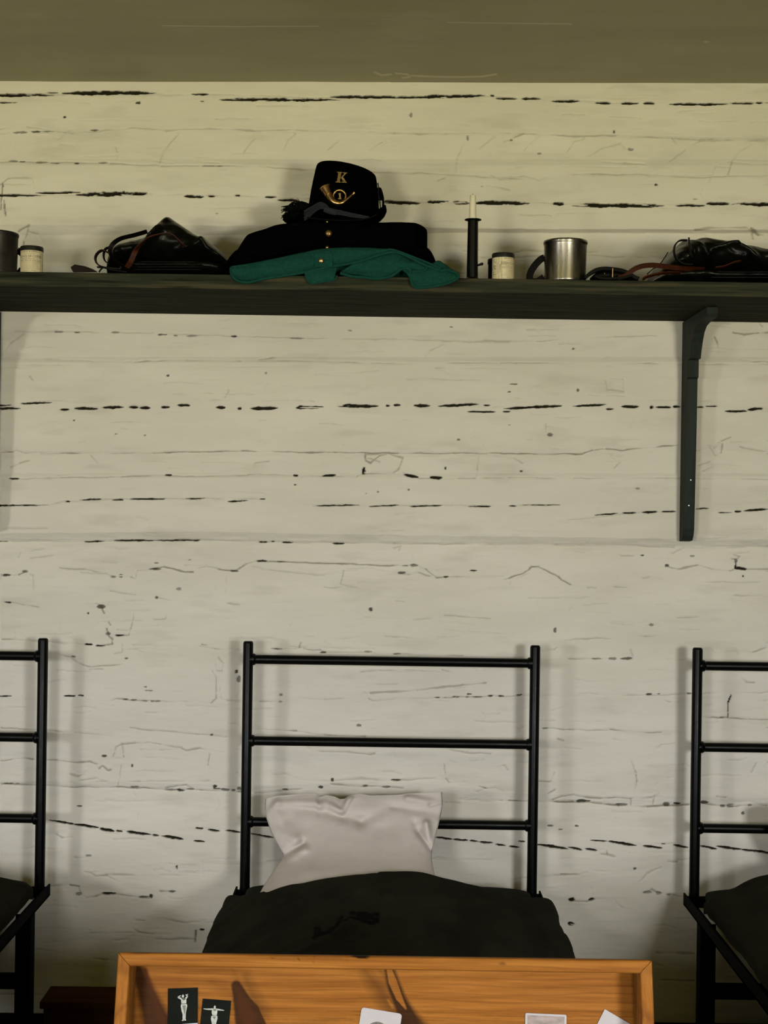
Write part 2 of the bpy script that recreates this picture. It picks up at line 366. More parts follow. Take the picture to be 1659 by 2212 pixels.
# broad wide cracks: (u0, u1, v, th) optional v1
for q in [(-200,122,208,6.5),(133,340,203.5,6.5),(100,130,203,2),(414,453,206,3.2),(433,442,221,2.5),(475,735,218,6),(712,860,212,5),
          (845,1050,213,6,209),(1058,1068,209,3),(1070,1118,215,4),(1125,1167,215.5,4.5),(1190,1252,221,4.5),(1285,1318,225,4.5),(1340,1378,226,4.5),
          (1387,1414,226,4),(1443,1572,227.5,4.5),(1577,1626,226,3.5),(1630,1645,225,3),(1650,2000,225,4),
          (-200,92,424,4.5),(78,177,419,4.2,417),(165,325,422,8,420),(255,320,419,3),(398,442,426,5.5,428),(450,466,426,3.5),(508,520,424,2.5),(572,598,427,3.4),(600,646,434,4.5),
          (826,908,438,6.5,441),(922,971,438,6),(977,1012,439,6,441),(1012,1050,441,3.5),(1028,1144,439,7,442),(1193,1218,442,6),(1234,1434,446,7.5),(1457,1522,446,4.5),(1523,1574,442,5.5),(1577,1900,443,7),
          (-150,25,878,3.6,875),(42,112,871,3.6,869),(128,148,884,3.6),(158,210,882,5.2),(219,266,879,5.2),(277,298,879,4),(300,324,880,4.5),(347,366,879,4),(382,410,875,4.6),
          (465,487,880,4.6),(512,522,882,4.5),(540,600,881,5.5),(638,700,880,6,878),(728,818,876,6),(833,842,876,4.6),(850,866,875,4.6),(893,930,875.5,5.5),(945,1035,877,4.5,873),(1045,1060,875,1.6),
          (1088,1162,882,3.6,879),(1128,1216,880,4.6,876),(1238,1312,877,4,873),(1010,1072,889,3),(1087,1103,888,3.4),(1310,1327,883,3.6),(1343,1382,878,4.6),(1405,1413,879,4.5),(1418,1452,879,4),(1455,1472,878,3.6),
          (1496,1503,880,4.5),(1505,1522,879,3.4),(1525,1552,877,1.8),(1567,1616,888,4.6),(1616,1650,885,4.8,882),
          (-150,105,1094,2.4,1091),(140,150,1083.5,2),(170,218,1080,2.6,1078.5),(240,266,1080,2.4),(278,356,1078,2.4),(400,442,1077,1.5),(490,535,1083.5,2.4,1081),(560,573,1078,1.6),
          (675,777,1093,2,1091),(795,862,1094,1.6,1091),(885,958,1094,2.2,1092),(1010,1062,1094,2.2),(1100,1116,1093,1.8),(1130,1210,1091,1),
          (1285,1336,1113,2.6,1109),(1345,1376,1108,2.2),(1388,1422,1107,3.6,1105),(1430,1462,1105,2.4),(1503,1532,1099,3),(1552,1582,1107,1.6),(1588,1603,1105,3.4),(1606,1659,1104,3.6,1100),(1655,1900,1100,3),
          (178,222,1171,3,1169.5),(240,332,1168,2.6),(330,432,1167.5,2.2),(414,426,1168,3),(558,576,1171,2),(584,592,1170,3),(608,632,1172,2.6),(718,744,1174.5,3.4),
          (217,249,1932,4.2),(180,198,1393,3),(204,223,1396,2.6),(246,266,1373,3),(135,161,1505,3.2),(6,20,1301,2.6,1303),
          (1590,1619,1228,5.5,1230),(1229,1243,1945,6.5),(1272,1285,1946,5,1943),(1228,1242,1998,6),(430,441,2011,4.5),
          (695,726,1028,4.6,1025),(632,644,1027,3.6),(872,905,1025,5,1031),(928,956,1031,6),(355,370,1026,3.6),(18,40,1034,3.2),(1015,1032,1233,2),
          (103,160,1774,3.6,1783),(155,212,1782,4.8,1791),(213,246,1792,5,1798),(248,264,1797,3.4,1799),(272,326,1798,5.4,1806),(327,342,1806,4.5,1808),(347,397,1808,4.6,1815),(417,442,1818,3.2,1820),
          (420,438,1791,2.6,1792),(447,474,1794,3.4,1797),(486,520,1796,3.2,1800),(540,592,1803,3.2,1812),(940,978,1811,3.2,1815),(978,1012,1815,3.6,1818),(1014,1036,1818,2.8,1820),(1036,1066,1820,5,1823),(1070,1094,1826,3.2,1829),(1100,1124,1830,3,1833),
          (1120,1136,1820,2.4,1821),(1158,1230,1826,4.4,1836),(1227,1260,1832,3.4,1839),(1265,1292,1836,3.4,1840),(1275,1314,1817,2,1820),(1314,1378,1820,4.6,1829),(1390,1434,1829,4,1835),(1430,1440,1825,2.2),(1456,1490,1828,4.8,1833),(1513,1552,1829,3.6,1837),(1549,1606,1830,4.4,1838),(1600,1760,1837,4.4,1856)]:
    dash(q[0], q[2], q[1], q[4] if len(q) > 4 else q[2], q[3])
rr0 = random.Random(2)
# small dark chips (u, v, ru, rv)
for a, b, r1, r2 in [(142,256,3,3),(300,225,5,4),(888,250,2.5,8),(574,805,2.4,2.4),(362,811,3,3),(159,908,2,2),(250,937,3.5,2),(312,940,2.2,1.5),(1101,846,3,2.6),(1110,829,8,1.6),(1249,842,2.5,5),(1101,918,2,2),(1189,938,5,6),
          (991,949,3.5,3),(1127,1018,3,3),(963,1012,1.8,4),(637,1047,2.6,2.6),(883,1058,2.4,2.4),(816,1062,2,2),(791,1066,1.5,1.5),(1379,1055,4,2.6),(384,1273,4.5,5),(336,1292,2.5,5),(335,1217,4,2),(407,1210,3,1.6),
          (188,1326,2,3),(271,1423,3,2.6),(156,1419,4,2),(606,1502,3.5,3.5),(605,1517,3,2),(775,1568,5,3),(1410,1351,4,5),(1201,1362,3,10),(1609,1245,1.6,5),(1444,1222,4,4),(1499,1202,5,2.5),(1390,1200,4,2),(801,1317,4,5),
          (456,1589,3,3),(224,1634,5,3),(284,1656,2,4),(169,1744,5,3),(515,1468,3.5,12),(510,1452,3,8),(381,1876,1.8,7),(190,1850,6,3),(1373,1879,2.6,4),(1247,1786,4,2.6),(1190,1786,6,3),(1212,1794,4,2.5),
          (615,1708,6,4),(718,1686,3,6),(789,1699,5,3),(855,1686,10,3),(834,1702,8,2.5),(692,1702,5,5),(1262,1733,14,5),(1345,1740,12,3.5),(1442,1740,6,6),(1465,1738,7,3),(1524,1735,8,5),(1564,1743,5,4),(1581,1742,7,6),(1623,1742,4,3),(1608,1759,3,5),
          (289,1702,9,3.5),(384,1708,4,4),(368,1708,12,2.5),(389,1710,7,3),(410,1707,8,3),(463,1701,4,6),(467,1706,7,3.5),(485,1708,9,4),(503,1709,4,3),(516,1707,4,9),(16,1695,10,3),(36,1695,4,2),
          (168,1933,6,4),(310,1940,10,2.5),(325,1938,3,6),(371,1928,7,3.5),(242,1247,5,3),(259,1245,4,5),(505,1234,8,3),(10,1243,8,3.5),(50,1235,6,3.5),(332,1230,12,2),(786,1018,3.5,7),(215,1312,8,7),(231,1370,5,4),
          (30,350,9,2),(50,351,6,2),(92,352,12,3),(120,354,9,2),(167,355,5,2),(224,353,9,2.5),(45,288,14,3),(80,286,10,2),(105,286,12,1.6),(205,284,8,1.5),(460,361,20,2),(1104,304,3,2),(1010,300,1.5,6),(1325,288,1.5,6),
          (1362,323,5,4),(1415,402,3,3),(1165,333,4,3),(1040,405,1.6,1.6),(470,463,2,2),(1500,432,4,1),(165,717,6,1.6),(125,716,9,2),(248,717,8,1.8),(350,722,9,2.2),(378,724,4,2),(415,725,12,2),(505,725,6,2),(640,730,14,1.6),(756,713,4,1.6),(975,705,3,2.4),(1240,752,2.4,2.4),
          (945,1508,5,1.5),(962,1508,3,1.5),(985,1507,7,1.6),(1010,1507,3,1.6),(1032,1507,9,1.6),(1060,1505,5,2.4),(1084,1505,6,2.4),(1014,1501,5,2),(1123,1502,6,2.4),(1404,1501,6,2),(1425,1500,2.5,2),(1491,1499,5,2),
          (1325,1424,8,3),(1355,1424,12,3),(1290,1424,10,1.6),(795,1409,8,2),(858,1414,8,1.6),(697,1411,6,2),(600,1403,8,1.6),(268,1512,6,2),(287,1513,6,2.6),(334,1516,10,2.2),(310,1515,6,1.4),(172,1504,6,2.4),(320,1493,8,2.2),(313,1485,3,1.4),
          (1179,1575,6,1.4),(1565,1551,8,1.5),(1594,1212,3,6),(1446,1935,4,2),(1400,1930,9,4),(1424,1932,5,5),(1100,2005,3,1.5),(895,1222,7,3),(868,1238,8,3),(875,1223,6,1.6),(565,1213,10,2.4),(606,1214,8,1.4),(964,1246,5,2)]:
    dash(a - r1*1.15, b, a + r1*1.15, b + random.uniform(-.6,.6), max(r2*1.2, 1.5), dark=rr0.uniform(.55,.95), depth=0.006)
dash(1583,1501,1575,1522,2.6); dash(1576,1518,1574,1554,2.6); dash(1594,1216,1594,1229,4); dash(422,2010,421,2041,2.6,0.7); dash(8,395,4,455,2.2,0.7); dash(10,430,14,470,2,0.6); dash(786,1008,785,1024,5)
# hairline seams and trowel marks
L_ = [([(0,280),(60,278),(160,290),(240,284),(290,280),(360,284),(450,280),(560,285),(640,283),(850,290),(960,292),(1100,290),(1240,297),(1330,295),(1440,300),(1540,305),(1700,305)],1.2,.4),
 ([(0,290),(80,288),(115,290),(118,296),(130,300),(150,286),(155,282)],1.2,.35),([(125,300),(130,312),(160,316),(168,325)],1.2,.3),
 ([(-100,353),(60,352),(240,355),(350,360),(450,360),(560,362),(680,370),(800,374),(900,376),(1050,384),(1100,388),(1160,390),(1240,378),(1330,380),(1400,380),(1520,386),(1570,384),(1700,380)],1.3,.45),
 ([(345,355),(352,335),(362,318),(385,292)],1.4,.35),([(527,330),(545,305),(562,292)],1.3,.3),([(612,325),(622,305),(638,290)],1.2,.3),([(253,352),(254,330),(251,320)],1.3,.35),([(708,325),(730,308),(755,292)],1.2,.3),([(800,325),(825,308),(850,296)],1.2,.3),
 ([(985,375),(987,345),(1000,315)],1.2,.3),([(1038,320),(1070,296)],1.2,.3),([(1088,309),(1110,298),(1130,291),(1132,292)],1.6,.5),([(1133,325),(1150,308),(1165,296),(1182,298)],1.5,.45),([(1225,330),(1240,308),(1262,301)],1.3,.3),([(1270,340),(1300,322),(1340,310),(1350,322)],1.2,.3),([(1445,350),(1480,325),(1510,306),(1540,303)],1.3,.4),([(1570,380),(1580,350),(1600,325),(1640,306)],1.6,.4),([(1530,395),(1545,360)],1.2,.25),
 ([(1425,302),(1450,300),(1460,310)],1.4,.4),([(1300,352),(1390,356)],1.2,.35),([(930,382),(945,392),(960,386)],1.4,.4),([(1060,380),(1080,390),(1130,382),(1160,390),(1210,378)],1.2,.35),([(1380,400),(1420,402)],1.2,.3),([(1050,403),(1095,410),(1100,412)],1.4,.35),
 ([(0,405),(20,388),(72,386),(78,430),(80,475)],1.6,.4),([(0,400),(70,402)],1.2,.3),
 ([(-100,424),(100,424),(330,422),(560,426),(680,432),(830,438),(1190,442),(1700,443)],1.0,.35),([(-100,206),(440,207),(700,214),(1050,210),(1300,224),(1700,226)],1.0,.35),
 ([(400,447),(460,452),(560,450)],1.0,.3),([(1120,465),(1190,468)],1.1,.3),([(40,500),(50,495),(65,488),(50,520),(46,550)],2.0,.6),([(60,500),(80,505),(92,520)],1.4,.4),([(1000,540),(1035,541)],1.6,.35),([(1100,546),(1128,540),(1145,541),(1200,541),(1290,543)],1.4,.4),([(1270,548),(1310,553),(1380,555),(1450,556)],1.4,.4),([(1040,556),(1180,552)],1.8,.35),([(1110,568),(1130,562)],1.6,.4),([(975,555),(985,553)],2.6,.6),([(1620,495),(1640,505),(1650,506)],2.4,.7),
 ([(1500,497),(1560,493),(1610,494),(1626,500),(1628,515)],2.0,.5),
 ([(30,716),(120,716),(330,719),(480,725),(640,730),(850,732),(960,735),(1000,738),(1160,737),(1330,727),(1420,725)],1.1,.35),([(1585,718),(1610,722),(1640,718),(1700,716)],2,.6),([(1545,727),(1552,740),(1556,762),(1550,768)],1.8,.6),([(1600,775),(1630,780),(1700,778)],1.8,.4),([(1640,695),(1648,705)],2.4,.7),([(0,765),(20,740),(50,720)],1.8,.3),
 ([(95,776),(150,779),(220,781),(290,781),(340,778),(400,777),(520,780),(600,777),(800,784),(1080,784),(1700,787)],1.1,.45),([(560,775),(590,771),(625,774)],1.6,.4),([(918,770),(930,755),(960,742)],1.8,.4),([(1010,740),(1050,735),(1100,738)],2.2,.4),
 ([(720,805),(780,803),(820,799)],1.2,.35),([(60,838),(90,832)],1.3,.35),([(62,812),(70,820)],1.4,.4),([(485,858),(494,845),(492,841)],1.3,.35),([(40,870),(120,865),(200,870)],1.0,.3),([(1310,820),(1312,842),(1348,845),(1348,820),(1320,817)],1.2,.4),([(880,818),(1040,820)],1.0,.3),([(1180,920),(1220,925)],1.0,.3),([(1180,915),(1180,930)],1.2,.3),
 ([(0,977),(25,975),(33,971),(50,978),(170,978),(235,980),(330,978),(400,976),(520,974),(640,977),(700,977),(810,979),(860,978),(980,979),(1060,979),(1160,981),(1260,980),(1280,972),(1310,969),(1340,973),(1420,965),(1470,960)],1.3,.75),
 ([(1530,960),(1545,968),(1560,952),(1580,945)],1.4,.5),([(1500,975),(1535,965),(1548,985),(1560,978),(1562,960),(1552,955)],1.8,.55),([(1510,1005),(1535,998),(1542,1010),(1520,1018)],1.6,.4),([(1600,965),(1659,975)],1.2,.4),
 ([(20,1034),(60,1034),(130,1032),(260,1030),(350,1027),(420,1030),(520,1026),(560,1024),(640,1028),(770,1028),(782,1022),(870,1022),(905,1033),(990,1034),(1028,1034),(1032,1015),(1034,985)],1.3,.5),([(1034,1034),(1100,1032),(1240,1033),(1420,1033),(1700,1035)],1.0,.4),
 ([(788,980),(790,995),(800,1000),(820,985),(835,982)],1.8,.7),([(790,982),(840,980),(870,990),(862,1012),(850,1022)],1.8,.5),([(795,990),(820,998)],1.6,.4),([(1070,985),(1110,990),(1130,1000)],1.4,.35),([(1320,985),(1340,1000),(1328,1010)],1.4,.35),([(195,985),(210,1000)],1.4,.35),([(20,1010),(40,1000),(60,995)],1.6,.4),([(545,1010),(550,1000),(580,995)],1.6,.4),
 ([(110,1090),(140,1084),(240,1079),(440,1077),(560,1078)],1.0,.35),([(560,1085),(700,1092),(960,1092),(1210,1091)],1.0,.3),([(1220,1124),(1280,1120),(1330,1112),(1460,1104)],1.0,.3),([(0,1142),(100,1142)],1.2,.3),
 ([(0,1168),(180,1171),(430,1167),(560,1171),(850,1175),(1200,1178),(1460,1182)],1.4,.4),([(1455,1196),(1480,1186),(1700,1180)],1.2,.3),([(850,1185),(865,1180),(862,1190)],1.3,.3),
 ([(0,1243),(15,1243),(36,1243),(50,1235)],1.6,.7),([(60,1240),(68,1245),(68,1275)],1.3,.35),([(35,1205),(40,1195),(90,1187)],1.2,.3),([(60,1208),(110,1200),(150,1198),(180,1186)],1.2,.3),([(215,1215),(250,1217)],1.2,.3),
 ([(125,1227),(180,1231),(225,1240),(243,1247)],1.5,.5),([(170,1238),(225,1240)],1.2,.3),([(258,1245),(280,1247),(290,1250),(293,1233),(330,1229),(352,1226),(395,1236),(415,1236),(425,1228),(445,1224),(470,1231),(485,1234),(505,1234),(530,1220),(553,1213),(600,1214),(700,1218),(770,1219),(820,1223),(895,1221),(920,1230),(932,1240),(943,1249),(965,1246),(1060,1247),(1090,1252),(1100,1250),(1130,1240),(1150,1226),(1165,1224),(1200,1242),(1220,1255),(1235,1264)],1.6,.75),
 ([(545,1226),(600,1234),(700,1244)],1.2,.3),([(735,1262),(742,1235),(770,1233)],1.4,.4),([(735,1262),(775,1272)],1.2,.35),([(860,1238),(885,1243),(905,1238),(930,1246)],1.5,.5),([(1115,1252),(1140,1240)],1.2,.35),([(490,1235),(487,1260),(484,1285)],1.2,.4),([(700,1270),(720,1273),(735,1270)],1.3,.3),
 ([(1445,1222),(1455,1228),(1470,1230),(1510,1222),(1540,1230),(1580,1234),(1590,1230)],1.8,.55),([(1619,1230),(1640,1231),(1700,1228)],1.6,.5),([(1585,1208),(1595,1210),(1602,1203),(1590,1198)],1.6,.5),([(1335,1197),(1345,1202),(1370,1202)],1.3,.35),([(1330,1268),(1355,1270)],1.6,.45),([(1390,1250),(1405,1248),(1430,1252)],1.2,.3),([(1590,1287),(1650,1287)],1.2,.35),([(1270,1150+120),(1290,1272)],1.0,.3),
 ([(0,1300),(50,1308),(80,1313)],1.1,.5),([(185,1308),(205,1305),(225,1315),(232,1302)],1.7,.6),([(215,1310),(222,1325),(232,1345),(236,1352),(228,1360),(234,1378),(240,1382),(240,1393),(206,1397)],1.8,.75),([(205,1345),(222,1355),(232,1368)],1.3,.4),([(248,1374),(276,1373),(280,1360),(286,1335),(285,1325)],1.5,.55),([(250,1362),(275,1363)],1.2,.4),([(235,1278),(290,1286)],1.1,.35),([(336,1292),(370,1298)],1.1,.35),([(357,1325),(356,1338),(330,1340)],1.4,.35),([(490,1304),(515,1308)],1.4,.4),
 ([(0,1382),(50,1385)],2,.5),([(60,1385),(180,1393)],1.1,.3),([(285,1395),(320,1395),(380,1397)],1.1,.35),([(430,1397),(460,1403),(520,1406)],1.2,.45),([(435,1392),(445,1394)],2,.5),([(105,1413),(150,1420),(165,1432),(190,1441),(230,1440),(260,1436)],1.5,.5),([(175,1450),(190,1447),(220,1447)],1.4,.45),([(262,1395),(262,1412),(245,1414)],1.4,.35),([(222,1475),(224,1490),(245,1488)],1.3,.35),([(425,1455),(424,1435),(440,1432)],1.5,.4),
 ([(463,1430),(466,1450),(478,1450),(482,1435),(470,1422)],1.5,.4),([(457,1450),(466,1465),(466,1510),(455,1519),(400,1518),(340,1516),(250,1511),(240,1514)],1.4,.5),([(471,1455),(476,1510),(490,1515),(560,1516)],1.4,.4),([(172,1505),(190,1514),(238,1516)],1.1,.3),
 ([(560,1517),(600,1516),(640,1517)],1.2,.45),([(640,1508),(700,1512),(760,1512)],1.0,.3),([(585,1402),(600,1403),(635,1403),(646,1399),(649,1391)],1.7,.7),([(655,1400),(665,1404),(690,1405),(700,1411),(780,1410),(860,1414),(1000,1418)],1.5,.5),([(832,1376),(890,1380)],1.1,.3),([(850,1380),(885,1392)],1.1,.3),([(895,1340),(940,1337)],1.0,.25),([(960,1330),(1060,1338)],1.2,.35),([(855,1298),(875,1302)],1.2,.3),
 ([(780,1452),(820,1450),(880,1448)],1.3,.35),([(955,1447),(970,1452)],1.4,.4),([(785,1500),(800,1499),(900,1493),(1000,1481),(1050,1477)],2.2,.5),([(790,1500),(796,1510),(805,1515),(850,1513),(940,1509),(1130,1504)],1.3,.5),([(780,1503),(787,1498),(793,1500)],1.4,.5),([(790,1480),(860,1480)],1.1,.25),([(1040,1540),(1045,1544),(1080,1543)],1.1,.35),([(640,1540),(660,1540)],1.4,.4),
 ([(1110,1505),(1400,1503),(1500,1500),(1700,1497)],1.0,.35),([(1605,1468),(1615,1475),(1632,1476)],1.4,.5),([(1370,1420),(1364,1405)],1.4,.4),([(1352,1370),(1400,1377),(1460,1370)],1.2,.4),([(1220,1385),(1260,1382),(1290,1379),(1320,1381)],1.2,.45),([(1170,1407),(1200,1405),(1204,1401)],1.4,.5),([(1230,1424),(1290,1424),(1370,1426)],1.4,.5),([(1320,1347),(1370,1350)],1.1,.35),([(1465,1336),(1510,1335)],1.1,.35),([(1195,1537),(1215,1530)],1.1,.35),([(1440,1515),(1450,1518),(1470,1518)],1.2,.35),([(1590,1403),(1597,1412),(1630,1410),(1659,1400)],1.5,.5),([(1640,1518),(1659,1514)],1.4,.45),([(1540,1405),(1550,1411)],2,.45),
 ([(0,1573),(80,1577),(160,1583),(240,1590)],1.4,.55),([(280,1575),(380,1583),(490,1594)],1.2,.45),([(545,1574),(640,1580),(700,1588),(790,1592)],1.5,.7),([(1178,1575),(1240,1578),(1320,1578),(1400,1584),(1430,1583)],1.3,.6),([(1520,1550),(1565,1552),(1620,1555),(1700,1558)],1.4,.7),([(1325,1597),(1350,1601)],2,.45),([(1420,1618),(1430,1610),(1460,1608)],1.2,.35),
 ([(0,1643),(22,1643),(35,1640),(70,1641),(120,1643),(175,1649),(193,1647),(207,1652)],1.6,.65),([(207,1652),(212,1662),(220,1656),(232,1665),(238,1664)],1.8,.6),([(238,1662),(243,1635),(250,1615),(262,1608),(290,1607),(320,1604),(345,1610),(370,1613),(390,1616),(400,1623),(430,1618),(480,1627)],1.5,.5),([(263,1610),(266,1638)],1.4,.5),([(260,1655),(257,1680),(253,1698)],2.0,.7),([(150,1675),(165,1679),(178,1675),(182,1668)],1.6,.45),([(205,1688),(230,1690)],1.6,.35),([(450,1680),(448,1655),(452,1630)],1.6,.45),
 ([(0,1696),(25,1697),(80,1698),(150,1702),(250,1703),(290,1704),(360,1708),(430,1709),(520,1713)],1.5,.7),([(258,1689),(300,1690),(450,1688)],2.0,.35),([(355,1705),(380,1700),(400,1697),(412,1703)],1.4,.5),([(170,1688),(205,1682),(225,1690)],1.4,.35),
 ([(660,1618),(690,1624),(750,1625),(800,1630),(810,1628)],1.4,.45),([(665,1615),(670,1622)],1.4,.45),([(970,1620),(1010,1628),(1060,1630)],1.4,.45),([(960,1655),(962,1672),(965,1685),(970,1692),(1005,1690)],1.6,.55),([(970,1644),(985,1649)],1.3,.4),([(640,1685),(700,1688),(780,1683),(850,1688),(940,1682)],1.6,.35),([(715,1695),(780,1700),(840,1702),(870,1704)],1.5,.5),([(1035,1700),(1050,1705),(1070,1702),(1085,1710)],1.8,.7),([(1030,1712),(1050,1706)],1.3,.4),([(550,1716),(600,1712),(650,1707)],1.3,.4),([(990,1729),(1030,1731),(1085,1732)],1.5,.5),([(1075,1660),(1090,1655),(1098,1665)],1.4,.4),
 ([(1100,1732),(1160,1734),(1240,1734),(1300,1738),(1340,1742),(1400,1745),(1440,1743),(1490,1740)],1.8,.8),([(1195,1730),(1215,1722),(1240,1718),(1265,1724),(1300,1727),(1330,1725),(1365,1728),(1365,1740)],1.7,.55),([(1185,1716),(1200,1708),(1180,1725),(1195,1735)],1.5,.45),([(1165,1688),(1190,1690),(1198,1672)],1.5,.45),([(1170,1640),(1185,1639)],2,.5),([(1205,1597),(1218,1602)],2.0,.45),([(1365,1645),(1375,1670),(1377,1690),(1372,1712)],1.8,.5),([(1413,1738),(1415,1722),(1425,1717)],1.6,.5),([(1345,1748),(1380,1744),(1420,1745)],1.6,.5),
 ([(1518,1736),(1545,1742),(1600,1744),(1659,1742)],1.6,.6),([(1550,1722),(1570,1725),(1590,1735),(1620,1733),(1650,1742)],1.6,.5),([(1575,1643),(1600,1644),(1615,1640)],1.6,.4),([(1625,1670),(1635,1650)],1.3,.35),
 ([(410,1785),(450,1793)],1.0,.3),([(120,1803),(133,1811),(155,1810)],1.8,.45),([(160,1853),(185,1855)],1.4,.4),([(1100,1905),(1130,1898),(1200,1893),(1250,1893),(1270,1886)],1.2,.4),([(1212,1892),(1246,1891)],2,.55),([(1370,1920),(1400,1890),(1430,1875)],1.2,.35),([(1445,1862),(1465,1863)],1.8,.5),([(1300,1847),(1330,1852)],1.6,.4),([(1306,1848),(1314,1850),(1312,1842)],1.8,.5),
 ([(100,1915),(150,1914),(168,1918),(172,1930),(185,1941),(205,1938),(220,1934),(250,1934),(300,1941),(320,1942),(328,1938),(329,1928),(345,1927),(370,1928)],2.2,.75),([(180,1882),(195,1888),(207,1896),(230,1892),(260,1908)],2.0,.55),([(225,1890),(290,1893)],1.6,.4),
 ([(1242,1948),(1270,1949),(1285,1944),(1330,1945),(1336,1955),(1345,1962),(1367,1967)],1.8,.65),([(1395,1930),(1410,1924),(1430,1932),(1460,1936),(1482,1940)],1.8,.6),([(290,1900+90),(310,1991)],2,.5),([(335,2031),(420,2031)],2,.5),([(290,2010),(300,2016),(330,2020)],1.4,.5),([(200,2072),(230,2077),(255,2077)],1.8,.5),([(350,1988),(400,1995),(440,1990)],1.5,.4),([(1420,2060),(1500,2062)],1.5,.5),([(1430,2120),(1500,2122)],1.5,.4),([(0,2150),(100,2152)],1.5,.4)]
for pts, th, dk in L_: line(pts, th, min(1, dk*1.15))
rr = random.Random(5)
for side in (-1, 1):                              # the same cracks run on past the photographed stretch
    for vv_, th_ in ((208,6), (226,3), (424,6), (443,5), (880,5), (1094,2.4), (1106,2.6), (1169,2.4), (1505,2.4), (1702,3), (1742,3), (1845,4.5)):
        u_ = 1680 if side > 0 else -830
        while u_ < (2450 if side > 0 else -30):
            ln = rr.uniform(15, 110); dash(u_, vv_ + rr.uniform(-2,2) , u_ + ln, vv_ + rr.uniform(-2,2), th_*rr.uniform(.5,1)); u_ += ln + rr.uniform(6, 90)
    for vv_ in (285, 355, 380, 730, 780, 977, 1033, 1235, 1395, 1575, 1645, 1935):
        u_ = 1660 if side > 0 else -830; q_ = [(u_ + k*60, vv_ + rr.uniform(-5,5)) for k in range(14)]
        line(q_, 1.3, .5)
for k in range(420):                              # adze marks and brush ridges
    a = rr.uniform(-20, 1680); b = rr.uniform(190, 2150); ln = rr.uniform(12, 90) * (1 if rr.random() < .8 else 2)
    line([(a, b), (a + ln*.5, b + rr.uniform(-2.5, 2.5)), (a + ln, b + rr.uniform(-3, 4))], rr.uniform(.6, 1.1), rr.uniform(.10, .30), rr.uniform(.0005, .0013), 3.0, 0.3)
for k in range(60):
    a = rr.uniform(0, 1650); b = rr.uniform(190, 2100); ln = rr.uniform(10, 30)
    line([(a, b), (a + rr.uniform(-6, 6), b + ln*.5), (a + rr.uniform(-10, 10), b + ln)], 0.9, rr.uniform(.08, .2), .0010, 3.0, 0.3)
pat = np.clip((fbm(U, V, 110, 24, 91, 4) - 0.18) * 2.2, 0, 1)
GRM = np.maximum(GRM, pat * 0.16)
H -= np.abs(fbm(U, V, 150, 40, 101, 4)) * 0.0022
o = np_mesh('wall_back', GX, -H - 0.012, GZ, M['wall'], None, {'gap': np.clip(GAP,0,1), 'grime': np.clip(GRM,0,1)})
tag(o, 'whitewashed hewn log wall with dark cracks between the logs', kind='structure')
WALLY = -0.005
del U, V, H, GAP, GRM, N1, N2, GX, GZ, zd, pat
# ------------------------------------------------------------ ceiling (slightly out of level), floor, other walls
CSL = 0.0108
def cz(x): return 2.4725 + CSL * x
cx_ = fine_axis(-1.0, 1.02, 0.003, -4.6, 4.6, 0.06); cy_ = np.concatenate([np.arange(FY, -0.66, 0.06), np.arange(-0.66, 0.06, 0.002)])
AX, AY = np.meshgrid(cx_, cy_)
AZ = cz(AX) + fbm(AX*1000, AY*1000, 500, 200, 8, 3) * 0.002
s_ = (D + AY) / F; du_ = (AX*CR - (CZ-AZ)*SR) / s_; dv_ = (AX*SR + (CZ-AZ)*CR) / s_
CU = du_ + 829.5; CV = dv_ + 1106.0
WN = np.zeros_like(AX); n_ = fbm(AX*1000, AY*1000, 60, 12, 18, 4)
def cstroke(pts, th, k):
    global WN
    for (a, b), (c, d) in zip(pts[:-1], pts[1:]):
        L = math.hypot(c-a, d-b); t = np.clip(((CU-a)*(c-a) + (CV-b)*(d-b)) / L**2, 0, 1)
        dd = np.hypot((CU-a-t*(c-a)), (CV-b-t*(d-b)))
        WN = np.maximum(WN, k * np.clip((th - dd) / 1.0 + .5, 0, 1))
cstroke([(350,55),(500,57),(690,56)], 0.9, .75); cstroke([(965,48),(1100,50),(1232,51)], 0.9, .75)
cstroke([(1225,50),(1236,53)], 0.9, .6)
for pts in ([(808,155),(825,162),(845,160)], [(855,158),(880,160),(885,166),(870,168)], [(888,163),(960,166),(1010,166)], [(1000,166),(1040,165),(1072,160)], [(1522,90),(1530,90)]):
    cstroke(pts, 2.0, .6)
WN = np.maximum(WN, .16 * np.clip(1 - np.hypot((CU-885)/80, (CV-62)/42) + n_*.9, 0, 1)**.6)
WN = np.maximum(WN, .13 * np.clip(1 - np.hypot((CU-60)/90, (CV-32)/12) + n_*.6, 0, 1))
WN = WN * (AY > -0.68)
o = np_mesh('ceiling', AX, AY, AZ + WN*-0.0008, M['ceil'], None, {'worn': WN}); tag(o, 'olive painted board ceiling', kind='structure')
def struct(name, mb, mat, label=None, **k): return tag(mb.build(name, mat, None, False, **k), label, kind='structure')
struct('floor', MB().box((-4.6,FY,-0.05), (4.6,0.0,0.0)), M['floor'])
struct('wall_left', MB().box((-4.7,FY,0), (-4.6,0,2.6)), M['room'])
struct('wall_right', MB().box((4.6,FY,0), (4.7,0,2.6)), M['room'])
mb = MB(); xs = sorted(WINX); prev = -4.6
for x in xs:
    mb.box((prev, FY-0.15, 0), (x-WW/2, FY, 2.6)); mb.box((x-WW/2, FY-0.15, 0), (x+WW/2, FY, WZ0)); mb.box((x-WW/2, FY-0.15, WZ1), (x+WW/2, FY, 2.6)); prev = x+WW/2
mb.box((prev, FY-0.15, 0), (4.6, FY, 2.6)); struct('wall_front', mb, M['room'])
